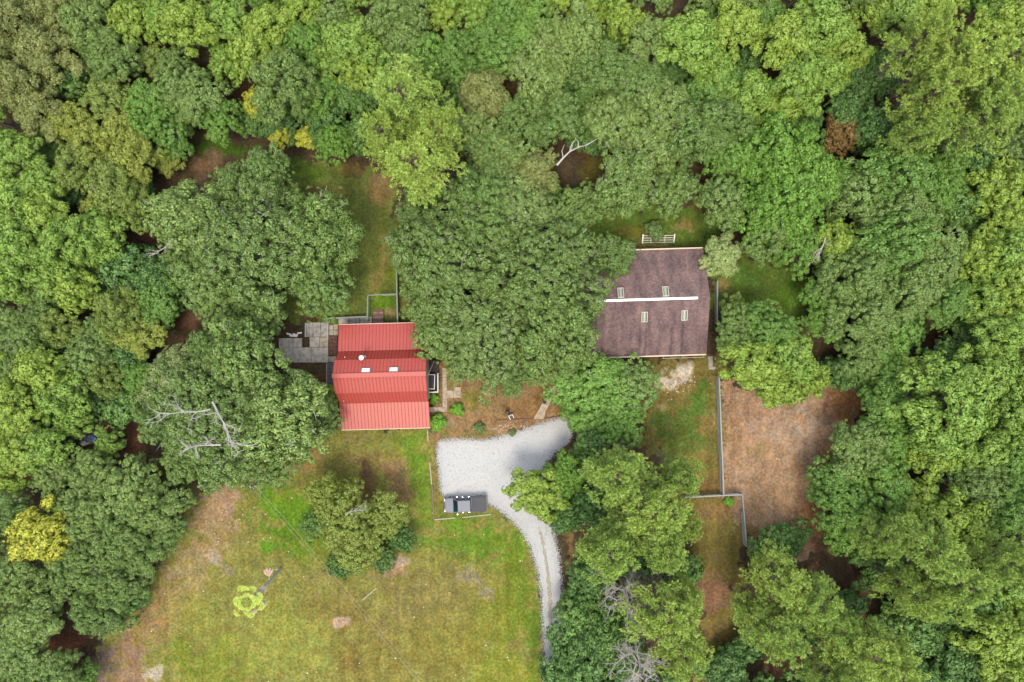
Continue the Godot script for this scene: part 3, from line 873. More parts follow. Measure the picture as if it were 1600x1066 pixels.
func truck() -> void:
	var c := P(727.6, 788.5, 0.9)
	var t := thing("pickup_truck", "silver-grey pickup truck with black bed cover parked on the gravel edge", "truck", Vector3(c.x, 0.045, c.z), 2.4)
	var paint := mat("truck_paint", base_color(0.13, 0.135, 0.17), 0.55, 0.0)
	var black := mat("black_vinyl", base_color(0.045, 0.045, 0.055), 0.75)
	var glass := mat("truck_glass", base_color(0.008, 0.028, 0.032), 0.06)
	var rubber := mat("rubber", base_color(0.02, 0.02, 0.02), 0.9)
	var chrome := mat("chrome", base_color(0.75, 0.75, 0.76), 0.2, 0.95)
	# the side outline runs from the nose (-x) to the tail (+x); sections: x, half width, sill height, belt height
	var s := st()
	var prof := [[-2.70, 0.74, 0.55, 0.86], [-2.62, 0.88, 0.46, 0.98], [-2.40, 0.95, 0.42, 1.04], [-1.55, 0.97, 0.42, 1.09], [-0.95, 0.98, 0.42, 1.10], [0.75, 0.98, 0.42, 1.10], [0.80, 0.98, 0.42, 1.10], [2.55, 0.98, 0.44, 1.10], [2.66, 0.95, 0.50, 1.08]]
	var rings := []
	for p in prof:
		var x: float = p[0]
		var w: float = p[1]
		rings.append([Vector3(x, p[2], -w * 0.94), Vector3(x, p[2] + 0.22, -w), Vector3(x, p[3] - 0.12, -w), Vector3(x, p[3] - 0.03, -w + 0.05), Vector3(x, p[3], -w + 0.16), Vector3(x, p[3] + 0.02, 0), Vector3(x, p[3], w - 0.16), Vector3(x, p[3] - 0.03, w - 0.05), Vector3(x, p[3] - 0.12, w), Vector3(x, p[2] + 0.22, w), Vector3(x, p[2], w * 0.94)])
	for i in rings.size() - 1:
		for k in 11:
			var j := (k + 1) % 11
			quad(s, rings[i][k], rings[i][j], rings[i + 1][j], rings[i + 1][k])
	for e in [0, rings.size() - 1]:
		for k in range(1, 10):
			if e == 0: tri(s, rings[e][0], rings[e][k + 1], rings[e][k])
			else: tri(s, rings[e][0], rings[e][k], rings[e][k + 1])
	part("body", s.commit(), paint, t)
	# hood: a raised panel
	var hd := st()
	box(hd, Vector3(-2.08, 1.08, 0), Vector3(0.98, 0.10, 1.46), Transform3D(Basis(Vector3.BACK, 0.035)), 0.05)
	part("hood", hd.commit(), paint, t)
	# cab: a tapered block of glass with a painted roof and pillars
	var lo := [Vector3(-1.58, 1.09, -0.86), Vector3(0.74, 1.09, -0.86), Vector3(0.74, 1.09, 0.86), Vector3(-1.58, 1.09, 0.86)]
	var hi := [Vector3(-0.92, 1.70, -0.68), Vector3(0.62, 1.70, -0.66), Vector3(0.62, 1.70, 0.66), Vector3(-0.92, 1.70, 0.68)]
	var names := ["side_window", "rear_window", "side_window", "windshield"]
	for i in 4:
		var j := (i + 1) % 4
		var g := st()
		quad(g, lo[j], lo[i], hi[i], hi[j])
		part(names[i], g.commit(), glass, t)
	var rf := st()
	box(rf, Vector3(-0.15, 1.735, 0), Vector3(1.62, 0.10, 1.42), Transform3D(), 0.05)
	part("cab_roof", rf.commit(), paint, t)
	for i in 4:
		var pl := st()
		bar(pl, lo[i] * Vector3(1, 1, 1.0), hi[i], 0.09, 0.09, 0.02)
		part("pillar", pl.commit(), paint, t)
	for sd in [-1.0, 1.0]:
		var pm := st()
		bar(pm, Vector3(0.12, 1.09, sd * 0.87), Vector3(0.10, 1.70, sd * 0.67), 0.08, 0.06)
		part("door_pillar", pm.commit(), paint, t)
		var mi := st()
		box(mi, Vector3(-1.05, 1.20, sd * 1.10), Vector3(0.16, 0.20, 0.22), Transform3D(), 0.04)
		bar(mi, Vector3(-1.03, 1.16, sd * 0.93), Vector3(-1.04, 1.18, sd * 1.02), 0.06, 0.06)
		part("side_mirror", mi.commit(), chrome, t)
		for x in [-0.35, 0.45]:
			part("door_handle", box_mesh(Vector3(0.2, 0.04, 0.05), 0.01, Vector3(x, 0.98, sd * 0.995)), chrome, t)
		part("headlight", box_mesh(Vector3(0.10, 0.18, 0.34), 0.03, Vector3(-2.66, 0.86, sd * 0.66)), mat("lamp_glass", base_color(0.75, 0.77, 0.78), 0.1), t)
		part("tail_light", box_mesh(Vector3(0.06, 0.34, 0.14), 0.02, Vector3(2.66, 0.88, sd * 0.86)), mat("red_lens", base_color(0.4, 0.02, 0.02), 0.2), t)
		for x in [-1.72, 1.68]:
			var wh := Node3D.new()
			wh.name = "wheel"
			t.add_child(wh, true)
			wh.position = Vector3(x, 0.38, sd * 0.84)
			var ty := st()
			tube(ty, [Vector3(0, 0, -0.13), Vector3(0, 0, -0.10), Vector3(0, 0, 0.10), Vector3(0, 0, 0.13)], [0.33, 0.38, 0.38, 0.33], 20)
			part("tyre", ty.commit(), rubber, wh)
			var ri := st()
			cyl(ri, Vector3(0, 0, sd * 0.10), Vector3(0, 0, sd * 0.145), 0.22, 14)
			part("rim", ri.commit(), chrome, wh)
	part("bed_cover", box_mesh(Vector3(1.80, 0.06, 1.82), 0.025, Vector3(1.72, 1.135, 0)), black, t)
	part("rear_bumper", box_mesh(Vector3(0.12, 0.18, 1.80), 0.04, Vector3(2.70, 0.52, 0)), mat("bumper_grey", base_color(0.30, 0.30, 0.32), 0.5, 0.3), t)
	part("front_bumper", box_mesh(Vector3(0.16, 0.22, 1.84), 0.04, Vector3(-2.72, 0.52, 0)), mats["bumper_grey"], t)
	part("grille", box_mesh(Vector3(0.06, 0.24, 0.92), 0.02, Vector3(-2.70, 0.78, 0)), black, t)

func fence(label: String, pts: Array, mlist: Array, h := 1.3, boards := 4) -> void:
	var a0 := P(pts[0][0], pts[0][1])
	var t := thing("board_fence", label, "fence", a0, 0.0)
	for i in pts.size() - 1:
		var a := P(pts[i][0], pts[i][1]) - a0
		var b := P(pts[i + 1][0], pts[i + 1][1]) - a0
		var n := maxi(1, roundi(a.distance_to(b) / 2.3))
		for k in n + 1:
			if k == 0 and i > 0: continue
			var p := a.lerp(b, float(k) / n)
			var s := st()
			box(s, Vector3(0, h / 2, 0), Vector3(0.12, h + 0.1, 0.12), Transform3D(), 0.02)
			var o := part("post", s.commit(), mlist[k % mlist.size()], t)
			o.position = p
			o.rotation.y = -atan2(b.z - a.z, b.x - a.x)
			if k < n:
				var q := a.lerp(b, float(k + 1) / n)
				for j in boards:
					var bd := st()
					var yy := 0.16 + (h - 0.2) * j / (boards - 1)
					var nn := (b - a).normalized().cross(Vector3.UP) * 0.08
					bar(bd, p + nn + Vector3(0, yy, 0), q + nn + Vector3(0, yy + rng.randf_range(-0.015, 0.015), 0), 0.03, 0.22 if boards > 3 else 0.12)
					part("rail", bd.commit(), mlist[(k + j) % mlist.size()], t)
		var top := st()
		bar(top, a + Vector3(0, h + 0.07, 0), b + Vector3(0, h + 0.07, 0), 0.14, 0.04, 0.008)
		part("top_rail", top.commit(), mlist[0], t)

func timbers(label: String, segs: Array, c: Color, called := "landscape_timber") -> void:
	var m := mat(label, c, 0.9)
	m.albedo_texture = noise_tex(0.03, 44, [[0.2, Color(0.72, 0.72, 0.72)], [0.8, Color.WHITE]], 256)
	m.uv1_triplanar = true
	m.uv1_scale = Vector3(0.5, 2, 2)
	var i := 0
	for q in segs:
		var a := P(q[0], q[1])
		var b := P(q[2], q[3])
		var s := st()
		bar(s, Vector3(0, 0.06, 0), b - a + Vector3(0, 0.06, 0), 0.16, 0.14, 0.03)
		var o := part(called, s.commit(), m, self)
		o.position = a
		tag(o, label, "timber", label + " pieces")
		i += 1

func palm() -> void:
	var b := P(438, 890)
	var t := thing("palm_tree", "tall fan palm with a thin bare trunk alone on the lawn", "palm", Vector3(b.x, 0, b.z))
	rng.seed = 640
	var s := st()
	var pts := []
	var rad := []
	for k in 12:
		var y := 10.6 * k / 11.0
		pts.append(Vector3(sin(y * 0.25) * 0.10, y - (0.2 if k == 0 else 0.0), 0.05 * sin(y * 0.4)))
		rad.append(0.27 if k == 0 else 0.19 + 0.012 * (k % 2) + (0.06 if k == 11 else 0.0))
	tube(s, pts, rad, 10)
	part("trunk", s.commit(), mat("palm_bark", base_color(0.44, 0.42, 0.36), 0.95), t)
	var green := leaf_mat("palm_green", leaf_color(0.38, 0.47, 0.09), 0.4)
	var dead := leaf_mat("palm_dead", base_color(0.55, 0.47, 0.38), 0.8)
	var top: Vector3 = pts[-1]
	for i in 20:
		var old := i >= 17
		var outer := i >= 6 and not old
		var a := TAU * (i - 6) / 11.0 + rng.randf_range(-0.2, 0.2) if outer else i * 1.05 + 0.4
		var rise := (0.45 if i % 2 == 0 else 0.0) if outer else (0.9 if not old else -0.5)
		var d := Vector3(cos(a), rise, sin(a)).normalized()
		var fl := rng.randf_range(1.25, 1.65) * (0.95 if old else 1.0 if outer else 0.5) * (0.8 if outer and i % 3 == 0 else 1.1)
		var f := st()
		f.set_color(Color(0.8, 0.8, 0.7))
		var base := top + Vector3(0, 0.1, 0)
		var mid := base + d * fl * 0.7 + Vector3(0, 0.08, 0)
		var tip := base + d * fl + Vector3(0, -0.06, 0)
		f.set_color(Color(0.62, 0.62, 0.55))
		tube(f, [base, mid, tip], [0.035, 0.028, 0.02], 4)
		# the fan: pleated segments round the end of the stalk
		var side := d.cross(Vector3.UP).normalized()
		var fwd := (d * Vector3(1, 0.35, 1) + Vector3(0, -0.15, 0)).normalized()
		var up := side.cross(fwd).normalized()
		if up.y < 0.0: up = -up
		var n := 17
		var fr := rng.randf_range(0.50, 0.64) 
		for k in n:
			var q := lerpf(-1.75, 1.75, (k + 0.5) / n)
			var w := 1.75 / n * 0.92
			var e0 := (fwd * cos(q - w) + side * sin(q - w)) * fr * 0.72
			var e1 := (fwd * cos(q + w) + side * sin(q + w)) * fr * 0.72
			var ep := (fwd * cos(q) + side * sin(q)) * fr * rng.randf_range(0.92, 1.08) - Vector3(0, 0.12, 0)
			var em := (fwd * cos(q) + side * sin(q)) * fr * 0.6 + up * 0.05
			var g := rng.randf_range(0.72, 1.0)
			f.set_color(Color(g, g, g))
			for w3 in [[tip, tip + em, tip + e0], [tip, tip + e1, tip + em], [tip + e0, tip + em, tip + ep], [tip + em, tip + e1, tip + ep]]:
				if ((w3[2] - w3[0]).cross(w3[1] - w3[0])).y >= 0.0: tri(f, w3[0], w3[1], w3[2])
				else: tri(f, w3[0], w3[2], w3[1])
		part("frond" if not old else "dead_frond", f.commit(), dead if old else green, t)
	# fallen frond by the trunk
	var fd := st()
	var o0 := P(421, 902)
	for k in 13:
		var q := lerpf(-0.75, 0.75, k / 12.0)
		var e := Vector3(sin(q) - 0.25, 0, -cos(q) * 1.1) * rng.randf_range(0.85, 1.35)
		var w := e.cross(Vector3.UP).normalized() * 0.09
		tri(fd, Vector3(0, 0.05, 0), e * 0.6 + w + Vector3(0, 0.09, 0), e + Vector3(0, 0.03, 0))
		tri(fd, Vector3(0, 0.05, 0), e + Vector3(0, 0.03, 0), e * 0.6 - w + Vector3(0, 0.06, 0))
	bar(fd, Vector3(0, 0.04, 0), Vector3(-0.1, 0.04, 0.6), 0.05, 0.04)
	var ff := part("fallen_frond", fd.commit(), mat("dead_frond", base_color(0.52, 0.36, 0.27), 0.9), self)
	ff.position = o0
	tag(ff, "dry pinkish fan frond fallen at the palm's foot", "palm frond")

func gate() -> void:
	var a := P(1003.5, 380.5)
	var b := P(1053, 378.5)
	var t := thing("farm_gate", "white four-rail farm gate leaning far back over the grass behind the barn", "gate", a + Vector3(0, 0.08, 0))
	t.rotation_degrees.x = -64.0
	var white := mat("gate_white", base_color(0.80, 0.80, 0.76), 0.6)
	var d := b - a
	for p in [Vector3.ZERO, d]:
		part("post", box_mesh(Vector3(0.13, 1.25, 0.13), 0.03, p + Vector3(0, 0.62, 0)), white, t)
	var rail := mat("gate_rail", base_color(0.58, 0.56, 0.46), 0.8)
	for k in 4:
		var s := st()
		bar(s, Vector3(0, 0.12 + 0.3 * k, 0.0) + d * 0.02, d * 0.98 + Vector3(0, 0.12 + 0.3 * k, 0), 0.05, 0.09, 0.01)
		part("rail", s.commit(), rail, t)
	for f in [0.26, 0.70]:
		var s := st()
		bar(s, d * f + Vector3(0, 0.1, 0.05), d * f + Vector3(0, 1.05, 0.05), 0.08, 0.03)
		part("brace", s.commit(), rail, t)

func slab(called: String, label: String, px: Array, h: float, m: Material, group := "") -> MeshInstance3D:
	# a slab over a rectangle x0, y0, x1, y1 of pixels
	var a := P(px[0], px[1])
	var b := P(px[2], px[3])
	var o := part(called, box_mesh(Vector3(b.x - a.x, h, b.z - a.z), 0.015, Vector3(0, h / 2, 0)), m, self)
	o.position = Vector3((a.x + b.x) / 2, 0.002, (a.z + b.z) / 2)
	o.rotation_degrees.y = 1.0
	if label: tag(o, label, "paving", group)
	else: tag(o, "", "", "", "structure")
	return o

func concrete(key: String, r: float, g: float, b: float, seed_: int) -> StandardMaterial3D:
	return tri_mat(key, noise_tex(0.014, seed_, [[0.12, shown(r * 0.80, g * 0.77, b * 0.75)], [0.4, shown(r * 0.95, g * 0.94, b * 0.94)], [0.7, shown(r, g, b)], [0.95, shown(r * 1.06, g * 1.05, b * 1.04)]], 512, FastNoiseLite.TYPE_SIMPLEX, 6), 0.16, 0.95)

func house_surroundings() -> void:
	rng.seed = 700
	# ---- patio
	var con := concrete("patio_concrete", 232, 224, 210, 51)
	var con2 := concrete("patio_pale", 220, 206, 186, 52)
	var con3 := concrete("patio_grey", 206, 201, 196, 53)
	var patio := thing("patio", "stained grey concrete patio of joined slabs beside the red-roofed house", "patio", P(474, 533))
	var k := 0
	for q in [[430, 544, 458, 566], [458.5, 543, 486, 566.5], [486.5, 543, 513, 566.5], [436, 528.5, 458, 543.5], [458.5, 528.5, 472, 542.5], [484, 527, 499, 542.5], [499.5, 527, 513, 542.5],
			[479, 504, 489, 526.5], [489.5, 504, 501, 526.5], [501.5, 504, 511.5, 526.5], [514.5, 508, 521, 515.5], [521.5, 507, 528, 515.5], [514.5, 516, 521, 524], [521.5, 516, 528, 524], [513.5, 557, 525, 566],
			[529, 496, 545, 506], [546, 495.5, 562, 506], [563, 495, 581, 506]]:
		var a := P(q[0], q[1])
		var b := P(q[2], q[3])
		var o := part("slab", box_mesh(Vector3(b.x - a.x, 0.1, b.z - a.z), 0.02), con2 if k in [6, 10, 11, 12, 13, 14] else (con3 if k in [7, 8, 9, 15, 16] else con), patio)
		o.position = (a + b) / 2.0 - patio.position + Vector3(0, 0.05 + rng.randf_range(-0.012, 0.012), 0)
		o.rotation.y = rng.randf_range(-0.01, 0.03)
		k += 1
	var pw := mat("grey_timber", base_color(0.40, 0.39, 0.37), 0.9)
	for q in [[512.8, 500, 512.6, 531], [478, 505, 477.5, 527]]:
		var s := st()
		var a := P(q[0], q[1])
		var b := P(q[2], q[3])
		bar(s, a + Vector3(0, 0.12, 0) - patio.position, b + Vector3(0, 0.12, 0) - patio.position, 0.16, 0.16, 0.02)
		part("edging", s.commit(), pw, patio)
	var mt := tri_mat("brown_boards", noise_tex(0.03, 55, [[0.2, shown(104, 66, 58)], [0.6, shown(132, 88, 78)], [0.9, shown(150, 112, 98)]], 256), 0.4)
	var mt2 := tri_mat("brown_boards_pale", noise_tex(0.03, 56, [[0.2, shown(124, 84, 74)], [0.6, shown(146, 106, 94)], [0.9, shown(166, 130, 116)]], 256), 0.4)
	var mat_strip := thing("wooden_walkway", "brown wooden walkway strip between the patio and the red-roofed house", "walkway", P(520.5, 540))
	planks(mat_strip, P(514.6, 525) - mat_strip.position + Vector3(0, 0.14, 0), P(514.6, 555.8) - mat_strip.position + Vector3(0, 0.14, 0), P(527.2, 525) - P(514.6, 525), 16, 0.06, [mt, mt2, mt])
	var steps := thing("wooden_steps", "weathered reddish wooden steps at the back of the red-roofed house", "steps", P(591, 494))
	for i in 6:
		var a := P(583.5, 483.5 + i * 3.7)
		var b := P(600, 483.5 + i * 3.7 + 3.4)
		var hgt := 0.12 + 0.09 * i
		part("tread", box_mesh(Vector3(b.x - a.x, 0.06, b.z - a.z), 0.01, (a + b) / 2.0 - steps.position + Vector3(0, hgt, 0)), [mt2, concrete("grey_tread", 172, 140, 128, 57)][i % 2], steps)
	for x in [584.0, 599.5]:
		var s := st()
		bar(s, P(x, 483.5) - steps.position + Vector3(0, 0.06, 0), P(x, 505.5) - steps.position + Vector3(0, 0.5, 0), 0.05, 0.12)
		part("stringer", s.commit(), mt, steps)
	# side deck of grey boards along the gable wall
	var gw := tri_mat("grey_boards", noise_tex(0.03, 58, [[0.2, shown(108, 106, 112)], [0.6, shown(138, 136, 142)], [0.9, shown(160, 156, 156)]], 256), 0.4)
	var gw2 := tri_mat("grey_boards_dark", noise_tex(0.03, 59, [[0.2, shown(92, 88, 94)], [0.6, shown(118, 114, 120)], [0.9, shown(140, 136, 138)]], 256), 0.4)
	var sd := thing("side_deck", "narrow grey board deck along the gable wall of the red-roofed house", "deck", P(517, 592))
	var n := 26
	for i in n:
		var a := P(512.2, 567 + 50.5 * i / n)
		var b := P(524, 567 + 50.5 * (i + 0.92) / n)
		part("plank", box_mesh(Vector3(b.x - a.x, 0.05, b.z - a.z), 0.008, (a + b) / 2.0 - sd.position + Vector3(0, 0.42, 0)), [gw, gw2, gw][i % 3], sd)
	var sb := st()
	bar(sb, P(511.9, 566.5) - sd.position + Vector3(0, 0.45, 0), P(511.9, 618) - sd.position + Vector3(0, 0.45, 0), 0.12, 0.14, 0.01)
	part("rim_board", sb.commit(), con2, sd)
	for y in [568, 584, 600, 616]:
		part("post", box_mesh(Vector3(0.12, 0.4, 0.12), 0.0, P(513, y) - sd.position + Vector3(0, 0.2, 0)), gw2, sd)
	# broken white boards and a pale tarp
	var wb := mat("white_board", base_color(0.80, 0.79, 0.76), 0.7)
	k = 0
	for q in [[448, 521, 456, 523.5], [453, 524.5, 465, 525.5], [458, 522, 466, 524], [465, 521, 472, 520]]:
		var s := st()
		bar(s, Vector3(0, 0.12 + 0.02 * k, 0), P(q[2], q[3]) - P(q[0], q[1]) + Vector3(0, 0.16, 0), 0.22, 0.04, 0.01)
		var o := part("white_board", s.commit(), wb, self)
		o.position = P(q[0], q[1])
		tag(o, "short white painted board lying loose on the patio edge under the oaks", "board", "loose white boards on the patio edge")
		k += 1
	var tp := st()
	var a0 := P(452, 592)
	var nt := FastNoiseLite.new()
	nt.seed = 6
	nt.frequency = 1.1
	var g := func(i, j): return Vector3(i * 0.13, 0.35 + nt.get_noise_2d(i * 0.5, j * 0.5) * 0.25 + 0.25 * sin(j * 0.4), -j * 0.13)
	for i in 14:
		for j in 9: quad(tp, g.call(i, j), g.call(i, j + 1), g.call(i + 1, j + 1), g.call(i + 1, j))
	var tarp := part("tarp", tp.commit(), mat("tarp", base_color(0.55, 0.60, 0.66), 0.45), self)
	tarp.position = Vector3(a0.x, 0.0, a0.z)
	tag(tarp, "pale blue-white crumpled tarp half hidden by leaves below the patio", "tarp")
	# ---- sidewalk by the front
	var walk := concrete("sidewalk_concrete", 224, 206, 178, 60)
	var sw := thing("sidewalk", "pale concrete sidewalk of joined slabs beside the front deck", "sidewalk", P(694, 610))
	for q in [[691.3, 575, 698, 590], [691.3, 590.3, 698, 605], [691.5, 605.3, 698.2, 620], [691.6, 620.3, 698.4, 636], [684, 636.3, 698.6, 643.6], [670, 636.5, 683.7, 643.6], [698.6, 610, 709, 621.5], [709.3, 605, 720, 621.3]]:
		var a := P(q[0], q[1])
		var b := P(q[2], q[3])
		part("slab", box_mesh(Vector3(b.x - a.x, 0.1, b.z - a.z), 0.015, (a + b) / 2.0 - sw.position + Vector3(0, 0.05, 0)), walk, sw)
	# ---- front deck
	var dk := thing("front_deck", "dark plank deck with white rails at the end of the red-roofed house", "deck", P(676, 588))
	var dw := tri_mat("dark_boards", noise_tex(0.03, 61, [[0.2, shown(70, 56, 58)], [0.6, shown(98, 80, 80)], [0.9, shown(122, 104, 100)]], 256), 0.4)
	n = 24
	for i in n:
		var a := P(664, 563 + 49.0 * i / n)
		var b := P(686, 563 + 49.0 * (i + 0.9) / n)
		part("plank", box_mesh(Vector3(b.x - a.x, 0.05, b.z - a.z), 0.008, (a + b) / 2.0 - dk.position + Vector3(0, 0.35, 0)), dw, dk)
	var wr := mat("rail_white", base_color(0.70, 0.67, 0.62), 0.7)
	for q in [[685.6, 583, 685.8, 611.6], [668, 612.5, 686, 611.6]]:
		for hgt in [0.75, 1.25]:
			var s := st()
			bar(s, P(q[0], q[1]) - dk.position + Vector3(0, hgt, 0), P(q[2], q[3]) - dk.position + Vector3(0, hgt, 0), 0.12, 0.06, 0.01)
			part("handrail", s.commit(), wr, dk)
	for q in [[685.6, 583.5], [685.7, 597], [685.8, 611], [677, 612], [669, 612.4]]:
		part("rail_post", box_mesh(Vector3(0.1, 1.2, 0.1), 0.0, P(q[0], q[1]) - dk.position + Vector3(0, 0.65, 0)), wr, dk)
	for q in [[665, 565], [685, 565]]:
		part("post", box_mesh(Vector3(0.1, 0.34, 0.1), 0.0, P(q[0], q[1]) - dk.position + Vector3(0, 0.17, 0)), dw, dk)
	var tb := thing("patio_table", "dark-topped patio table with a white frame on the front deck", "table", P(675.2, 596) + Vector3(0, 0.375, 0), -2.0)
	part("table_top", box_mesh(Vector3(0.78, 0.03, 1.72), 0.01, Vector3(0, 0.70, 0)), mat("smoked_glass", base_color(0.035, 0.04, 0.045), 0.15), tb)
	var tf := st()
	for q in [[Vector3(-0.43, 0.71, 0), Vector3(0.09, 0.06, 1.92)], [Vector3(0.43, 0.71, 0), Vector3(0.09, 0.06, 1.92)], [Vector3(0, 0.71, -0.91), Vector3(0.77, 0.06, 0.09)], [Vector3(0, 0.71, 0.91), Vector3(0.77, 0.06, 0.09)]]: box(tf, q[0], q[1], Transform3D(), 0.015)
	part("frame", tf.commit(), mat("frame_white", base_color(0.72, 0.72, 0.70), 0.5), tb)
	for x in [-0.4, 0.4]:
		for z in [-0.88, 0.88]: part("leg", box_mesh(Vector3(0.06, 0.68, 0.06), 0.0, Vector3(x, 0.34, z)), mats["frame_white"], tb)
	var pole := st()
	tube(pole, [Vector3(0, 0.05, 0), P(667.4, 589.5, 2.2) - P(678.6, 565.0) + Vector3(0, 0, 0)], [0.05, 0.045], 8)
	var po := part("leaning_pole", pole.commit(), mats["rail_white"], self)
	po.position = P(678.6, 565.0) + Vector3(0, 0.36, 0)
	tag(po, "pale pole leaning from the front deck against the house end", "pole")
	# ---- curved path, flower pot
	var cp := sheet([Vector2(834, 654.5), Vector2(842, 640), Vector2(848, 628), Vector2(856, 616), Vector2(864, 604), Vector2(872, 590), Vector2(878, 592), Vector2(872, 606), Vector2(864, 620), Vector2(858, 632), Vector2(852, 644), Vector2(850, 655)], 0.07, 0.09, 0.05, 5)
	tag(part("path", cp, concrete("path_concrete", 224, 206, 176, 62), self), "", "", "", "structure")
	var pot := thing("plant_pot", "small dark plant pot beside the curved pale path", "plant pot", P(850.5, 628) + Vector3(0, 0.07, 0))
	var ps := st()
	tube(ps, [Vector3(0, 0, 0), Vector3(0, 0.32, 0), Vector3(0, 0.38, 0)], [0.17, 0.25, 0.27], 14)
	part("pot", ps.commit(), mat("pot", base_color(0.04, 0.035, 0.04), 0.5), pot)
	var so := st()
	cyl(so, Vector3(0, 0.38, 0), Vector3(0, 0.40, 0), 0.22, 12)
	part("soil", so.commit(), mat("soil", base_color(0.05, 0.035, 0.03), 1.0), pot)
	# kettle grill and white chair by the timber edging
	var gl := thing("kettle_grill", "black round kettle grill on legs beside a white chair", "grill", P(793, 643.5))
	var gs := st()
	tube(gs, [Vector3(0, 0.55, 0), Vector3(0, 0.62, 0), Vector3(0, 0.78, 0), Vector3(0, 0.92, 0), Vector3(0, 1.0, 0)], [0.12, 0.24, 0.31, 0.24, 0.08], 14)
	part("kettle", gs.commit(), mat("grill_black", base_color(0.03, 0.03, 0.035), 0.35), gl)
	for i in 3:
		var ls := st()
		var a := TAU * i / 3
		cyl(ls, Vector3(cos(a) * 0.34, 0, sin(a) * 0.34), Vector3(cos(a) * 0.16, 0.62, sin(a) * 0.16), 0.018, 6)
		part("leg", ls.commit(), mat("steel", base_color(0.45, 0.45, 0.45), 0.4, 0.8), gl)
	var ct := thing("lawn_chair", "white lawn chair with a dark seat at the timber edging", "chair", P(799, 651), 25.0)
	for x in [-0.22, 0.22]:
		for z in [-0.24, 0.24]: part("leg", box_mesh(Vector3(0.06, 0.42, 0.06), 0.0, Vector3(x, 0.21, z)), wb, ct)
	part("seat", box_mesh(Vector3(0.40, 0.05, 0.46), 0.01, Vector3(0, 0.44, 0)), black_seat(), ct)
	part("backrest", box_mesh(Vector3(0.52, 0.46, 0.06), 0.01, Vector3(0, 0.70, -0.27)), wb, ct)
	for x in [-0.26, 0.26]: part("armrest", box_mesh(Vector3(0.08, 0.05, 0.52), 0.01, Vector3(x, 0.64, 0)), wb, ct)

func black_seat() -> Material:
	return mat("black_seat", base_color(0.05, 0.05, 0.055), 0.7)

func junk() -> void:
	# a heap under trees at the wood's edge: grey tarp, white bags, a blue drum
	rng.seed = 820
	var tp := st()
	var o := P(124, 694)
	var nt := FastNoiseLite.new()
	nt.seed = 16
	nt.frequency = 0.9
	var g := func(i, j): return Vector3(i * 0.16, maxf(0.05, 0.9 - 0.010 * pow(i - 10.0, 2) - 0.02 * pow(j - 6.0, 2) + nt.get_noise_2d(i * 0.7, j * 0.7) * 0.45), -j * 0.16)
	for i in 20:
		for j in 12: quad(tp, g.call(i, j), g.call(i, j + 1), g.call(i + 1, j + 1), g.call(i + 1, j))
	var tarp := part("tarp", tp.commit(), mat("grey_tarp", base_color(0.16, 0.17, 0.22), 0.5), self)
	tarp.position = o
	tag(tarp, "dark grey crumpled tarp over a heap at the woods' edge", "tarp")
	for q in [[133, 692, 0.42], [139, 690, 0.36], [148, 683, 0.34]]:
		var b := st()
		var c := Vector3(0, q[2] * 0.72, 0)
		var rings := []
		for k in 8:
			var f := k / 7.0
			rings.append(f)
		var pts := rings.map(func(f): return Vector3(rng.randfn() * 0.03, f * q[2] * 1.7, rng.randfn() * 0.03))
		var rad := rings.map(func(f): return maxf(0.06, q[2] * sin(clampf(f * 0.95 + 0.12, 0.0, 1.0) * PI) * rng.randf_range(0.9, 1.12)))
		tube(b, pts, rad, 10)
		var o2 := part("white_bag", b.commit(), mat("bag_white", base_color(0.74, 0.75, 0.76), 0.5), self)
		o2.position = P(q[0], q[1]) + Vector3(0, 0.0, 0)
		tag(o2, "tied white bag standing beside the grey tarp heap", "bag", "white bags by the tarp heap")
	var dr := thing("plastic_drum", "bright blue plastic drum beside the grey tarp heap", "drum", P(153.5, 684.5))
	var ds := st()
	tube(ds, [Vector3(0, 0, 0), Vector3(0, 0.04, 0), Vector3(0, 0.3, 0), Vector3(0, 0.33, 0), Vector3(0, 0.6, 0), Vector3(0, 0.63, 0), Vector3(0, 0.9, 0), Vector3(0, 0.93, 0)], [0.27, 0.3, 0.3, 0.32, 0.32, 0.3, 0.3, 0.27], 18)
	part("barrel", ds.commit(), mat("drum_blue", base_color(0.02, 0.12, 0.42), 0.4), dr)
	var dl := st()
	cyl(dl, Vector3(0.14, 0.93, 0), Vector3(0.14, 0.96, 0), 0.05, 10)
	part("cap", dl.commit(), mats["bag_white"], dr)
	for q in [[160, 676, 172, 664], [150, 672, 168, 668]]:
		var s := st()
		bar(s, Vector3(0, 0.08, 0), P(q[2], q[3]) - P(q[0], q[1]) + Vector3(0, 0.25, 0), 0.2, 0.05)
		var pl := part("loose_plank", s.commit(), mat("loose_plank", base_color(0.36, 0.24, 0.16), 0.9), self)
		pl.position = P(q[0], q[1])
		tag(pl, "brown loose plank beside the blue drum", "plank", "loose planks by the drum")

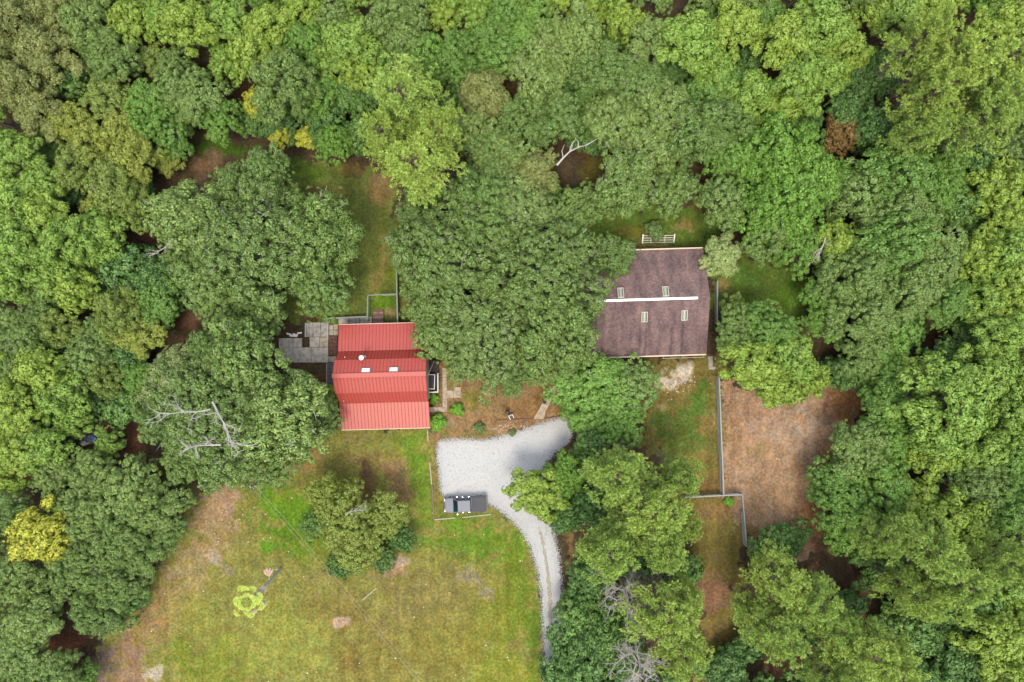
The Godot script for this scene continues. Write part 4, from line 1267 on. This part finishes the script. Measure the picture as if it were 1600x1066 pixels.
func wires() -> void:
	var m := mat("cable", base_color(0.40, 0.40, 0.36), 0.6)
	for d in [0.0, 4.0]:
		var a := P(392 + d, 760 - d, 7.6)
		var b := P(690 + d, 1110 - d, 7.4)
		var s := st()
		var pts := []
		var rad := []
		for k in 13:
			var f := k / 12.0
			pts.append((b - a) * f + Vector3(0, -1.1 * 4.0 * f * (1.0 - f) * 0.5, 0))
			rad.append(0.009)
		tube(s, pts, rad, 5)
		var o := part("power_line", s.commit(), m, self)
		o.position = a
		tag(o, "thin pale overhead cable crossing above the lawn", "cable", "overhead cables above the lawn")
	var bp := P(394, 760, 7.6)
	var t := thing("utility_pole", "wooden utility pole under the big oak carrying the lawn cables", "pole", Vector3(bp.x, 0, bp.z))
	var s := st()
	tube(s, [Vector3(0, -0.2, 0), Vector3(0, 8.2, 0)], [0.15, 0.11], 10)
	part("shaft", s.commit(), mats["oak_bark"], t)
	part("crossarm", box_mesh(Vector3(0.9, 0.1, 0.1), 0.0, Vector3(0, 7.5, 0)), mats["oak_bark"], t)

func lawn_details() -> void:
	# grass tufts, pale bits and gravel stones: too many to count
	rng.seed = 900
	var s := st()
	for k in 7:
		var a := TAU * k / 7 + rng.randf() * 0.6
		var d := Vector3(cos(a), rng.randf_range(0.25, 0.9), sin(a)) * rng.randf_range(0.7, 1.1)
		var w := Vector3(-sin(a), 0, cos(a)) * 0.10
		tri(s, w, d, -w)
	var blade := s.commit()
	var gm := mat("grass_blades", Color.WHITE, 0.8)
	gm.vertex_color_use_as_albedo = true
	gm.cull_mode = BaseMaterial3D.CULL_DISABLED
	gm.metallic_specular = 0.2
	var xf := []
	var cols := []
	for i in 190000:
		var w := Vector3(rng.randf_range(-66, 66), 0.0, rng.randf_range(-46, 46))
		var c := ground_color(w)
		if c.a < 0.2 or rng.randf() > c.a * 0.8: continue
		var f := rng.randf_range(0.10, 0.20)
		xf.append(Transform3D(Basis(Vector3.UP, rng.randf() * TAU).scaled(Vector3(f, f * 0.7, f)), w))
		var v := rng.randf_range(0.70, 1.28)
		cols.append(Color(c.r * v * rng.randf_range(0.94, 1.06), c.g * v, c.b * v))
	scatter("grass", blade, gm, xf, cols, "short patchy mown grass tufts growing on the lawn and yards", "grass")
	# pale specks on the lawn
	var ps := st()
	tube(ps, [Vector3(0, -0.02, 0), Vector3(0, 0.06, 0), Vector3(0, 0.11, 0)], [0.09, 0.13, 0.06], 6)
	var pm := mat("pale_specks", Color.WHITE, 0.9)
	pm.vertex_color_use_as_albedo = true
	xf = []
	cols = []
	for i in 90:
		var w := P(rng.randf_range(230, 840), rng.randf_range(760, 1066))
		if ground_color(w).a < 0.3: continue
		var f := rng.randf_range(0.25, 0.75)
		xf.append(Transform3D(Basis(Vector3.UP, rng.randf() * TAU).scaled(Vector3(f * rng.randf_range(0.8, 1.6), f * 0.5, f)), w))
		cols.append(Color(0.40, 0.36, 0.29) * rng.randf_range(0.7, 1.0))
	for i in 260:
		var q: Array = [[1220, 680, 90, 60], [345, 800, 50, 60], [1060, 600, 40, 20], [800, 668, 40, 8], [240, 1050, 20, 10]][i % 5]
		var w := P(q[0] + rng.randfn() * q[2] * 0.5, q[1] + rng.randfn() * q[3] * 0.5)
		var f := rng.randf_range(0.25, 0.7)
		xf.append(Transform3D(Basis(Vector3.UP, rng.randf() * TAU).scaled(Vector3(f * 1.3, f * 0.5, f)), w))
		cols.append(Color(0.36, 0.29, 0.23) * rng.randf_range(0.6, 1.0))
	scatter("pale_bits", ps.commit(), pm, xf, cols, "scattered pale bits and small stones lying on grass and dirt", "debris")
	# dead leaves on bare and brown ground
	var ls := st()
	quad(ls, Vector3(-0.5, 0, 0), Vector3(0, 0.12, -0.28), Vector3(0.5, 0.04, 0), Vector3(0, 0.10, 0.28))
	var lm := mat("dead_leaves", Color.WHITE, 0.9)
	lm.vertex_color_use_as_albedo = true
	lm.cull_mode = BaseMaterial3D.CULL_DISABLED
	xf = []
	cols = []
	for i in 90000:
		var w := Vector3(rng.randf_range(-66, 66), 0.012, rng.randf_range(-46, 46))
		var c := ground_color(w)
		if c.a > 0.5: continue
		var f := rng.randf_range(0.12, 0.30)
		xf.append(Transform3D(Basis(Vector3.UP, rng.randf() * TAU).scaled(Vector3(f, f, f)), w))
		var v := rng.randf_range(0.65, 1.35)
		cols.append(Color(minf(1, c.r * v), minf(1, c.g * v * rng.randf_range(0.95, 1.05)), minf(1, c.b * v * rng.randf_range(0.95, 1.15))))
	scatter("leaf_litter", ls.commit(), lm, xf, cols, "brown dead leaves strewn over bare ground and under the trees", "leaf litter")

func scatter(called: String, mesh: Mesh, m: Material, xf: Array, cols: Array, label: String, category: String) -> void:
	var mm := MultiMesh.new()
	mm.transform_format = MultiMesh.TRANSFORM_3D
	mm.use_colors = true
	mm.mesh = mesh
	mm.instance_count = xf.size()
	for i in xf.size():
		mm.set_instance_transform(i, xf[i])
		mm.set_instance_color(i, cols[i])
	var o := MultiMeshInstance3D.new()
	o.name = numbered(called)
	o.multimesh = mm
	o.material_override = m
	add_child(o)
	tag(o, label, category, "", "stuff")

const DRIVE := [[688, 692], [720, 689], [760, 690], [790, 684], [815, 676], [840, 667], [870, 657], [884, 660], [890, 675], [885, 690], [868, 701], [852, 720], [850, 770], [858, 815], [864, 840], [871, 872], [875, 910], [875, 960], [876, 1020], [876, 1150], [850, 1150], [852, 1020], [851, 976], [849, 935], [843, 895], [832, 855], [816, 826], [798, 806], [780, 792], [764, 783], [758, 776], [702, 779], [692, 765], [690, 740], [686, 715]]

func driveway() -> void:
	var poly := DRIVE.map(func(p): return Vector2(p[0], p[1]))
	var g := tri_mat("gravel", noise_tex(0.10, 81, [[0.12, shown(206, 206, 208)], [0.4, shown(228, 228, 229)], [0.7, shown(238, 237, 238)], [0.95, shown(246, 245, 244)]], 1024, FastNoiseLite.TYPE_SIMPLEX, 5), 0.09, 0.95)
	var o := part("driveway", sheet(poly, 0.03, 0.05, 0.30, 82), g, self)
	tag(o, "", "", "", "structure")
	# grass and dirt left between the wheel tracks
	var strip := sheet([Vector2(842, 822), Vector2(848, 838), Vector2(853, 862), Vector2(858, 890), Vector2(862, 930), Vector2(864, 985), Vector2(858, 985), Vector2(856, 930), Vector2(853, 892), Vector2(849, 864), Vector2(845, 842), Vector2(840, 826)], 0.036, 0.0, 0.22, 84)
	var sm := tri_mat("track_dirt", noise_tex(0.05, 85, [[0.2, shown(146, 128, 100)], [0.45, shown(178, 162, 136)], [0.62, shown(214, 208, 198)], [0.95, shown(230, 228, 224)]], 512), 0.3, 1.0)
	tag(part("track_strip", strip, sm, self), "", "", "", "structure")
	# loose stones
	rng.seed = 86
	var s := st()
	tube(s, [Vector3(0, -0.5, 0), Vector3(0.05, 0.1, 0), Vector3(0, 0.5, 0)], [0.5, 0.7, 0.3], 5)
	var m := mat("stones", Color.WHITE, 0.95)
	m.vertex_color_use_as_albedo = true
	var pv := PackedVector2Array(poly)
	var xf := []
	var cols := []
	for i in 60000:
		var px := Vector2(rng.randf_range(676, 896), rng.randf_range(650, 1066))
		if rng.randf() < 0.35:
			var k := rng.randi() % poly.size()
			px = (poly[k] as Vector2).lerp(poly[(k + 1) % poly.size()], rng.randf()) + Vector2(rng.randfn(), rng.randfn()) * 3.0
		elif not Geometry2D.is_point_in_polygon(px, pv): continue
		var f := rng.randf_range(0.03, 0.075)
		xf.append(Transform3D(Basis(Vector3(rng.randfn(), rng.randfn(), rng.randfn()).normalized(), rng.randf() * TAU).scaled(Vector3(f, f * 0.7, f)), P(px.x, px.y) + Vector3(0, 0.04, 0)))
		cols.append(Color(0.34, 0.34, 0.345) * rng.randf_range(0.72, 1.15))
	scatter("gravel", s.commit(), m, xf, cols, "loose pale grey gravel stones spread over the driveway", "gravel")

func dead_limb(px: float, py: float, h: float, parent: Node3D, turn: float, l: float, r: float, seed_: int, depth: int) -> void:
	rng.seed = seed_
	var s := st()
	var a := Vector3(cos(turn), 0.12, sin(turn))
	var inv := parent.transform.affine_inverse()
	dead_branch(s, Vector3.ZERO, a, l, r, depth)
	var o := part("dead_limb", s.commit(), mat("bleached_wood", base_color(0.44, 0.41, 0.38), 0.9), parent)
	o.transform = inv * Transform3D(Basis(), P(px, py, h))
	o.set_meta("label", "bleached grey leafless limb")

var forest := []

func woods() -> void:
	rng.seed = 4242
	var list := [
		# far corner behind the patio
		[20, 30, 50, "f"], [62, 85, 48, "f"], [18, 120, 48, "f"], [52, 168, 42, "f"], [95, 20, 38, "f"], [138, 42, 44, "o"], [185, 95, 42, "o"], [150, 88, 34, "o"],
		[207, 35, 36, "b"], [252, 25, 36, "b"], [302, 42, 46, "b"], [352, 28, 46, "b"], [392, 78, 42, "b"], [355, 98, 34, "b"], [238, 92, 28, "k"], [165, 150, 40, "k"], [236, 168, 46, "d"], [300, 152, 48, "d"], [342, 188, 34, "d"], [268, 208, 36, "d"], [270, 105, 30, "d"],
		[102, 190, 36, "k"], [142, 222, 42, "k"], [186, 206, 40, "k"], [215, 245, 40, "k"], [122, 258, 40, "k"], [176, 292, 44, "k"], [214, 318, 36, "k"], [264, 250, 24, "k"], [150, 330, 32, "k"], [110, 120, 34, "u"], [70, 205, 30, "u"],
		[25, 235, 40, "b"], [60, 285, 40, "b"], [15, 315, 46, "b"], [72, 342, 48, "b"], [95, 300, 30, "u"],
		# woods behind the back yard
		[418, 40, 44, "b"], [470, 18, 36, "b"], [545, 68, 46, "b"], [555, 108, 34, "b"], [515, 95, 32, "b"], [477, 72, 40, "d"], [446, 135, 54, "o"], [402, 160, 26, "y"], [500, 150, 36, "d"], [520, 30, 36, "d"], [505, 190, 32, "u"], [550, 150, 34, "u"],
		[615, 28, 46, "d"], [640, 66, 44, "d"], [665, 92, 40, "d"], [710, 96, 42, "d"], [692, 18, 30, "b"], [742, 22, 32, "b"], [765, 60, 36, "d"], [590, 70, 38, "d"], [438, 213, 18, "y"], [477, 214, 19, "y"], [520, 224, 30, "g"], [575, 140, 30, "u"], [560, 210, 28, "u"],
		[632, 165, 66, "p"], [650, 268, 68, "p"], [602, 222, 46, "p"], [684, 212, 46, "p"], [757, 150, 42, "f"], [740, 200, 38, "o"], [766, 235, 46, "o"], [790, 90, 42, "d"], [790, 25, 38, "d"], [735, 130, 36, "u"],
		[1165, 95, 26, "u"], [1255, 192, 30, "u"], [882, 128, 26, "u"], [1050, 113, 24, "u"], [956, 62, 22, "u"], [703, 172, 26, "u"], [1372, 900, 28, "u"], [1328, 945, 22, "u"], [1010, 205, 24, "u"], [720, 215, 24, "u"],
		# beside the patio
		[420, 268, 42, "o"], [300, 345, 62, "o"], [365, 300, 40, "o"], [400, 392, 104, "O"], [505, 375, 66, "o"], [500, 440, 52, "o"], [340, 440, 62, "o"], [400, 480, 48, "o"], [450, 330, 42, "o"], [290, 395, 36, "o"],
		[330, 640, 108, "O"], [440, 650, 82, "o"], [385, 560, 66, "o"], [464, 614, 34, "o"], [420, 715, 50, "o"], [350, 725, 50, "o"], [500, 650, 36, "o"], [270, 590, 52, "f"], [265, 660, 52, "o"], [330, 545, 44, "o"], [290, 715, 40, "o"], [508, 628, 26, "k"],
		# between house and barn
		[700, 410, 92, "O"], [800, 330, 88, "O"], [850, 432, 94, "O"], [762, 520, 86, "O"], [690, 525, 44, "o"], [872, 520, 66, "o"], [745, 320, 62, "o"], [655, 360, 44, "o"], [668, 470, 42, "o"], [800, 582, 34, "o"], [905, 330, 42, "o"], [955, 402, 36, "o"], [905, 480, 40, "o", 0.85], [830, 275, 40, "f"], [790, 250, 48, "o"], [725, 570, 34, "o"], [850, 570, 36, "o"],
		# behind the barn
		[830, 45, 46, "d"], [868, 72, 46, "o"], [838, 122, 50, "o"], [905, 62, 46, "o"], [922, 18, 32, "b"], [968, 32, 32, "b"], [1015, 62, 40, "o"], [940, 112, 48, "o"], [1000, 132, 48, "o"], [1040, 172, 48, "o"], [960, 190, 50, "o"], [1082, 212, 50, "o"], [1135, 200, 42, "o"], [872, 182, 42, "o"], [1022, 232, 48, "o"], [972, 288, 54, "o"], [1052, 298, 42, "o"], [815, 190, 42, "o"], [920, 150, 34, "u"], [1000, 190, 36, "u"],
		[1080, 60, 52, "b"], [1150, 42, 46, "b"], [1112, 108, 36, "b"], [1132, 140, 42, "d"], [1172, 150, 42, "b"], [1140, 245, 40, "d"], [1130, 322, 42, "d"], [1095, 150, 34, "u"],
		# past the barn
		[1226, 60, 48, "b"], [1290, 40, 48, "b"], [1322, 82, 38, "b"], [1246, 132, 48, "b"], [1290, 112, 40, "b"], [1218, 172, 36, "b"], [1362, 18, 32, "b"], [1412, 18, 40, "b"], [1452, 18, 34, "b"], [1570, 28, 42, "b"], [1545, 20, 34, "d"], [1195, 30, 34, "d"],
		[1435, 62, 46, "p"], [1482, 112, 60, "p"], [1540, 112, 62, "p"], [1540, 172, 56, "p"], [1450, 150, 48, "p"], [1430, 212, 40, "p"],
		[1192, 250, 50, "g"], [1245, 265, 66, "g"], [1235, 320, 58, "g"], [1295, 285, 44, "g"], [1192, 332, 48, "g"], [1310, 215, 28, "r"], [1392, 272, 58, "d"], [1342, 302, 50, "d"], [1402, 332, 56, "d"], [1482, 268, 42, "d"], [1500, 215, 36, "u"], [1560, 290, 44, "b"], [1590, 235, 40, "d"], [1572, 342, 40, "b"], [1530, 260, 40, "u"], [1450, 300, 44, "d"], [1370, 210, 40, "u"], [1330, 170, 36, "u"], [1590, 180, 36, "d"], [1590, 90, 34, "d"], [1380, 100, 32, "u"], [1500, 330, 38, "u"], [1340, 120, 26, "u"],
		# across the clearing from the patio
		[40, 382, 54, "b"], [100, 382, 50, "b"], [150, 372, 44, "b"], [20, 440, 36, "b"], [82, 432, 44, "b"], [122, 452, 38, "b"], [160, 402, 28, "b"], [216, 432, 48, "u"], [250, 440, 40, "u"], [240, 474, 44, "d"], [192, 490, 42, "k"], [216, 522, 40, "k"], [150, 522, 36, "o"], [90, 512, 36, "k"], [40, 522, 42, "o"], [132, 562, 40, "d"], [166, 592, 30, "k"], [60, 580, 46, "b"], [25, 640, 50, "b"], [90, 622, 46, "b"], [112, 660, 30, "b"], [20, 702, 48, "b"], [72, 692, 40, "b"], [200, 562, 34, "u"], [190, 630, 34, "u"], [172, 692, 24, "b"], [225, 590, 30, "d"], [60, 470, 34, "o"], [15, 560, 40, "o"],
		# along the lawn
		[85, 745, 36, "o"], [150, 742, 42, "o"], [202, 772, 50, "o"], [246, 795, 42, "o"], [262, 825, 32, "o"], [190, 832, 48, "o"], [222, 862, 40, "o"], [130, 800, 44, "o"], [65, 830, 50, "y"], [20, 800, 38, "o"], [30, 900, 46, "o"], [100, 892, 46, "o"], [160, 892, 44, "o"], [200, 912, 36, "o"], [60, 962, 48, "o"], [150, 952, 42, "o"], [178, 968, 26, "o"], [30, 1025, 46, "d"], [90, 1050, 42, "d"], [15, 985, 36, "d"], [130, 1062, 26, "d"], [215, 742, 28, "o"], [120, 850, 36, "o"], [10, 750, 28, "b"],
		# lawn
		[512, 772, 34, "l"], [540, 812, 46, "l"], [604, 806, 38, "l"], [562, 856, 40, "l"], [500, 815, 26, "u"], [625, 838, 22, "u"], [596, 872, 20, "u"], [532, 880, 22, "u"],
		# curved path
		[935, 612, 66, "d", 0.72], [990, 605, 46, "d", 0.8], [962, 650, 44, "d", 0.8], [905, 640, 34, "d", 0.9],
		# along the drive
		[842, 772, 48, "b", 0.8], [882, 745, 34, "g"], [955, 735, 56, "p"], [1010, 790, 60, "p"], [945, 850, 56, "p"], [1030, 848, 46, "p"], [1055, 745, 36, "p"], [1072, 815, 30, "p"], [890, 800, 32, "u"], [930, 790, 34, "u"],
		[912, 962, 40, "u"], [905, 1024, 48, "u"], [880, 1055, 32, "u"], [922, 905, 34, "u"], [1062, 892, 32, "u"], [1000, 895, 38, "u"], [950, 985, 40, "u"], [1000, 950, 36, "u"], [985, 1040, 34, "u"],
		[1035, 955, 58, "q"], [1062, 1012, 46, "q"], [1065, 930, 34, "p"],
		# barn and paddock
		[1150, 522, 40, "o"], [1200, 512, 44, "d"], [1180, 572, 52, "b"], [1232, 562, 44, "b"], [1262, 592, 32, "b"], [1212, 606, 36, "b"], [1308, 580, 26, "u"], [1150, 482, 22, "k"], [1130, 402, 32, "w"], [1242, 372, 44, "d"], [1300, 382, 40, "b"], [1200, 362, 44, "d"], [1290, 462, 38, "d"], [1302, 412, 34, "d"], [1290, 502, 34, "d"],
		# barn's far side
		[1332, 432, 54, "d"], [1392, 382, 62, "d"], [1452, 392, 58, "d"], [1422, 452, 58, "d"], [1352, 492, 54, "d"], [1472, 470, 44, "d"], [1520, 400, 40, "b"], [1560, 402, 44, "b"], [1582, 452, 46, "b"], [1540, 470, 44, "b"], [1560, 525, 48, "b"], [1515, 520, 30, "u"], [1400, 520, 44, "d"], [1440, 598, 44, "b"], [1592, 580, 40, "b"], [1540, 590, 52, "b"], [1390, 580, 40, "d"], [1350, 550, 40, "d"], [1475, 565, 34, "u"],
		# rim of the paddock and beyond
		[1340, 702, 50, "d"], [1392, 682, 48, "d"], [1310, 782, 44, "d"], [1305, 742, 38, "d"], [1322, 826, 44, "d"], [1380, 762, 56, "d"], [1385, 630, 46, "d"], [1480, 640, 78, "b"], [1440, 792, 48, "b"], [1452, 702, 44, "b"], [1532, 702, 48, "b"], [1582, 652, 48, "b"], [1585, 722, 44, "d"], [1522, 762, 48, "d"], [1572, 792, 48, "d"], [1490, 812, 52, "b"], [1440, 850, 56, "p"], [1480, 900, 56, "p"], [1545, 862, 46, "p"], [1585, 902, 44, "b"], [1420, 920, 44, "p"], [1522, 950, 46, "u"], [1562, 1000, 56, "b"], [1502, 1032, 46, "u"], [1440, 985, 40, "u"], [1585, 1052, 44, "b"], [1470, 960, 36, "u"], [1380, 835, 38, "p"], [1590, 960, 36, "b"], [1375, 880, 30, "u"], [1350, 860, 26, "u"],
		# clearing below
		[1215, 902, 48, "p", 0.85], [1258, 930, 46, "p", 0.9], [1172, 955, 36, "p", 0.8], [1212, 985, 50, "p", 0.9], [1200, 862, 36, "u"], [1235, 845, 28, "u"], [1335, 1000, 56, "p"], [1378, 1032, 52, "p"], [1292, 965, 40, "p"], [1130, 1048, 34, "u"], [1290, 1050, 34, "p"], [1255, 985, 30, "u"], [1160, 1010, 26, "u"], [1420, 1050, 40, "u"],
	]
	forest = list
	for x in [30, 110, 185, 265, 335, 410, 480, 560, 640, 720, 800, 880, 955, 1030, 1110, 1185, 1260, 1330, 1405, 1480, 1555]:
		list.append([x, -22, 40, ["b", "o", "d", "b"][(x / 5) % 4]])
	for y in [60, 180, 290, 400, 490, 545, 620, 690, 850, 940, 1040]:
		list.append([-22, y, 36, ["b", "o", "k"][(y / 10) % 3]])
	for y in [60, 140, 300, 400, 500, 620, 690, 760, 850, 940, 1010]:
		list.append([1622, y, 36, ["b", "d", "b"][(y / 10) % 3]])
	for x in [20, 90, 900, 960, 1040, 1180, 1250, 1340, 1440, 1530]:
		list.append([x, 1088, 36, "d" if x < 100 else "u"])
	var more := 0
	for i in 900:
		if more >= 90: break
		var x := rng.randf_range(10, 1590)
		var y := rng.randf_range(10, 1056)
		var w := P(x, y)
		var g := ground_color(w)
		if g.a > 0.02 or absf(g.r - lin(96.0 / 255.0) / K) > 0.004: continue
		if Rect2(425, 470, 290, 230).has_point(Vector2(x, y)) or Rect2(890, 370, 240, 200).has_point(Vector2(x, y)) or Rect2(670, 640, 230, 430).has_point(Vector2(x, y)) or Rect2(100, 650, 90, 60).has_point(Vector2(x, y)): continue
		list.append([roundf(x), roundf(y), roundf(rng.randf_range(22, 34)), "u"])
		more += 1
	forest = list
	var special := {
		"65,830": ["bright yellow-green tree standing out of the oaks along the lawn", "yellow trees"],
		"1310,215": ["rust-brown shrub between the tall pines and the fresh green tree", "rust-coloured shrubs"],
		"1130,402": ["small pale silvery-green tree at the barn's corner", "pale small trees"],
		"520,224": ["fresh green large-leaved tree beside the two small yellow trees", "trees round the back yard"],
		"842,772": ["bright green tree overhanging the gravel driveway", "trees along the drive"],
		"955,402": ["small grey-green live oak leaning over the barn roof edge", "oaks between house and barn"],
		"508,628": ["small yellow-green tree touching the red roof's corner", "trees beside the patio"],
	}
	var keep := {}
	for q in list:
		var key := "%d,%d" % [q[0], q[1]]
		var sp: Array = special.get(key, ["", ""])
		keep[key] = tree(q[0], q[1], q[2], q[3], -1, sp[0], sp[1], q[4] if q.size() > 4 else 1.0)
	# bushes
	for q in [[683.5, 660.5, 11.5, 0, "round clipped green bush at the corner of the red roof"], [715, 640, 9.5, 0, "loose bright green bush at the turn of the sidewalk"], [749, 669, 7.5, 1, "small dull green bush alone in the brown front yard"], [1139, 784, 7, 0, "tiny bright green bush beside the corner of the paddock fence"], [1022, 360, 13, 1, "low round green bush behind the white gate"], [678, 622, 7, 0, "low green plant between front deck and sidewalk"], [800, 676, 5, 1, "weedy clump at the edge of the gravel"]]:
		tree(q[0], q[1], q[2], "s", q[3], q[4], "bushes round the yards")
	# bleached limbs
	dead_limb(332, 628, 12.6, keep["330,640"], 1.35, 5.6, 0.12, 31, 2)
	dead_limb(328, 640, 12.6, keep["330,640"], 2.6, 5.6, 0.075, 32, 2)
	dead_limb(345, 695, 12.2, keep["330,640"], 2.9, 3.4, 0.10, 38, 2)
	dead_limb(270, 372, 9.5, keep["300,345"], 1.9, 2.6, 0.05, 33, 2)
	dead_limb(420, 330, 10.6, keep["450,330"], 2.4, 2.8, 0.05, 34, 2)
	dead_limb(870, 258, 8.5, keep["790,250"], -0.95, 4.2, 0.13, 35, 1)
	dead_limb(1290, 372, 9.6, keep["1300,382"], 2.2, 2.6, 0.06, 36, 2)
	dead_limb(540, 805, 8.6, keep["540,812"], -0.7, 2.2, 0.05, 37, 2)
	# the two dead pines by the drive
	for q in [[982, 935, 0], [1000, 1046, 1]]:
		rng.seed = 55 + int(q[2])
		var at := P(q[0], q[1], 10.0)
		var t := thing("dead_pine", ["leafless grey dead pine next to the end of the gravel drive", "leafless grey dead pine among dark bushes and light green pines"][q[2]], "tree", Vector3(at.x, 0, at.z), 0.0, "dead pines")
		var s := st()
		tube(s, [Vector3(0, -0.2, 0), Vector3(0.1, 6, 0), Vector3(0, 13.5, 0.1)], [0.28, 0.2, 0.06], 8)
		part("trunk", s.commit(), mats["pine_bark"], t)
		for k in 20:
			var y := 5.5 + 8.0 * k / 20.0
			var a := k * 2.4 + rng.randf()
			var b := st()
			dead_branch(b, Vector3(0, y, 0), Vector3(cos(a), rng.randf_range(-0.2, 0.25), sin(a)), rng.randf_range(1.8, 3.4) * (1.15 - 0.5 * k / 20.0), 0.07, 2)
			part("branch", b.commit(), mat("dead_pine_wood", base_color(0.42, 0.38, 0.36), 0.95), t)

func _ready() -> void:
	# ---- camera, sky, sun, exposure
	var cam := Camera3D.new()
	cam.name = "camera"
	add_child(cam)
	cam.position = Vector3(0, H, 0)
	cam.rotation_degrees = Vector3(-90, 0, 0)
	cam.fov = rad_to_deg(2.0 * atan(533.0 * S / H))
	cam.far = 900.0
	cam.current = true
	var env := Environment.new()
	env.background_mode = Environment.BG_SKY
	var sky := ProceduralSkyMaterial.new()
	sky.sky_top_color = Color(0.87, 0.89, 0.93)
	sky.sky_horizon_color = Color(0.54, 0.565, 0.60)
	sky.sky_curve = 0.5
	sky.ground_bottom_color = Color(0.20, 0.22, 0.16)
	sky.ground_horizon_color = Color(0.45, 0.47, 0.44)
	sky.sun_angle_max = 30.0
	env.sky = Sky.new()
	env.sky.sky_material = sky
	env.tonemap_mode = Environment.TONE_MAPPER_LINEAR
	env.tonemap_exposure = 3.25
	env.sdfgi_enabled = true
	env.ssao_enabled = true
	env.ssil_enabled = true
	var we := WorldEnvironment.new()
	we.environment = env
	add_child(we)
	var sun := DirectionalLight3D.new()
	sun.name = "sun"
	sun.light_energy = 0.45
	sun.light_color = Color(1.0, 0.96, 0.88)
	sun.light_angular_distance = 22.0
	sun.shadow_enabled = true
	sun.rotation_degrees = Vector3(-67, -10, 0)
	add_child(sun)
	# ---- large structure
	paint_ground()
	driveway()
	red_house()
	barn()
	build_kinds()
	woods()
	# ---- things
	truck()
	house_surroundings()
	rng.seed = 1234
	var gw := [mat("fence_grey", base_color(0.30, 0.31, 0.29), 0.95), mat("fence_grey_dark", base_color(0.22, 0.24, 0.21), 0.95), mat("fence_grey_pale", base_color(0.36, 0.35, 0.33), 0.95)]
	var gn := [mat("fence_green", base_color(0.20, 0.26, 0.20), 0.95), mat("fence_green_grey", base_color(0.26, 0.29, 0.25), 0.95)]
	fence("grey weathered board fence between barn yard and bare dirt paddock", [[1119, 588], [1126, 769]], gw)
	fence("short grey board fence turning the corner at the paddock's lower end", [[1066, 774], [1155, 769.5], [1162, 850]], gw, 1.2)
	fence("tall green-grey board fence along the back yard beside the big oaks", [[621.5, 398], [624, 507]], gn)
	fence("low green-grey fence closing the small back yard by the wooden steps", [[576.5, 501], [577.5, 462.5], [620.5, 460.5]], gn, 1.1, 3)
	fence("low grey rail fence along the upper edge of the patio", [[508, 498], [574, 495]], gw, 0.7, 2)
	fence("narrow grey fence beside the barn's end wall", [[1117.5, 440], [1117, 505]], gw, 1.0, 3)
	timbers("pale weathered timber edging along the grass strip beside the gravel", [[671.5, 722, 674.5, 757], [678.5, 812, 712, 809], [722, 808.5, 768, 803.5]], base_color(0.52, 0.44, 0.32))
	timbers("dark weathered timber edging beside the pickup's nose", [[675, 758, 678, 811]], base_color(0.24, 0.19, 0.15))
	timbers("dark reddish timber edging between front yard and gravel", [[777, 657, 833, 654.5], [851, 654, 882, 649]], base_color(0.22, 0.12, 0.09))
	timbers("pale post lying at the house corner below the red roof", [[668, 672, 669, 690]], base_color(0.55, 0.48, 0.38))
	timbers("fallen pale pole lying on the open lawn", [[566, 938, 589, 918]], base_color(0.46, 0.40, 0.30), "fallen_pole")
	gate()
	palm()
	junk()
	wires()
	var stp := thing("stone_step", "pale stepped concrete block at the barn's corner", "step", P(1111, 566))
	part("block", box_mesh(Vector3(0.62, 0.2, 1.3), 0.03, Vector3(-0.1, 0.1, -0.1)), concrete("step_concrete", 206, 196, 182, 63), stp)
	part("lower_block", box_mesh(Vector3(0.9, 0.12, 0.4), 0.03, Vector3(0.12, 0.06, 0.76)), mats["step_concrete"], stp)
	lawn_details()
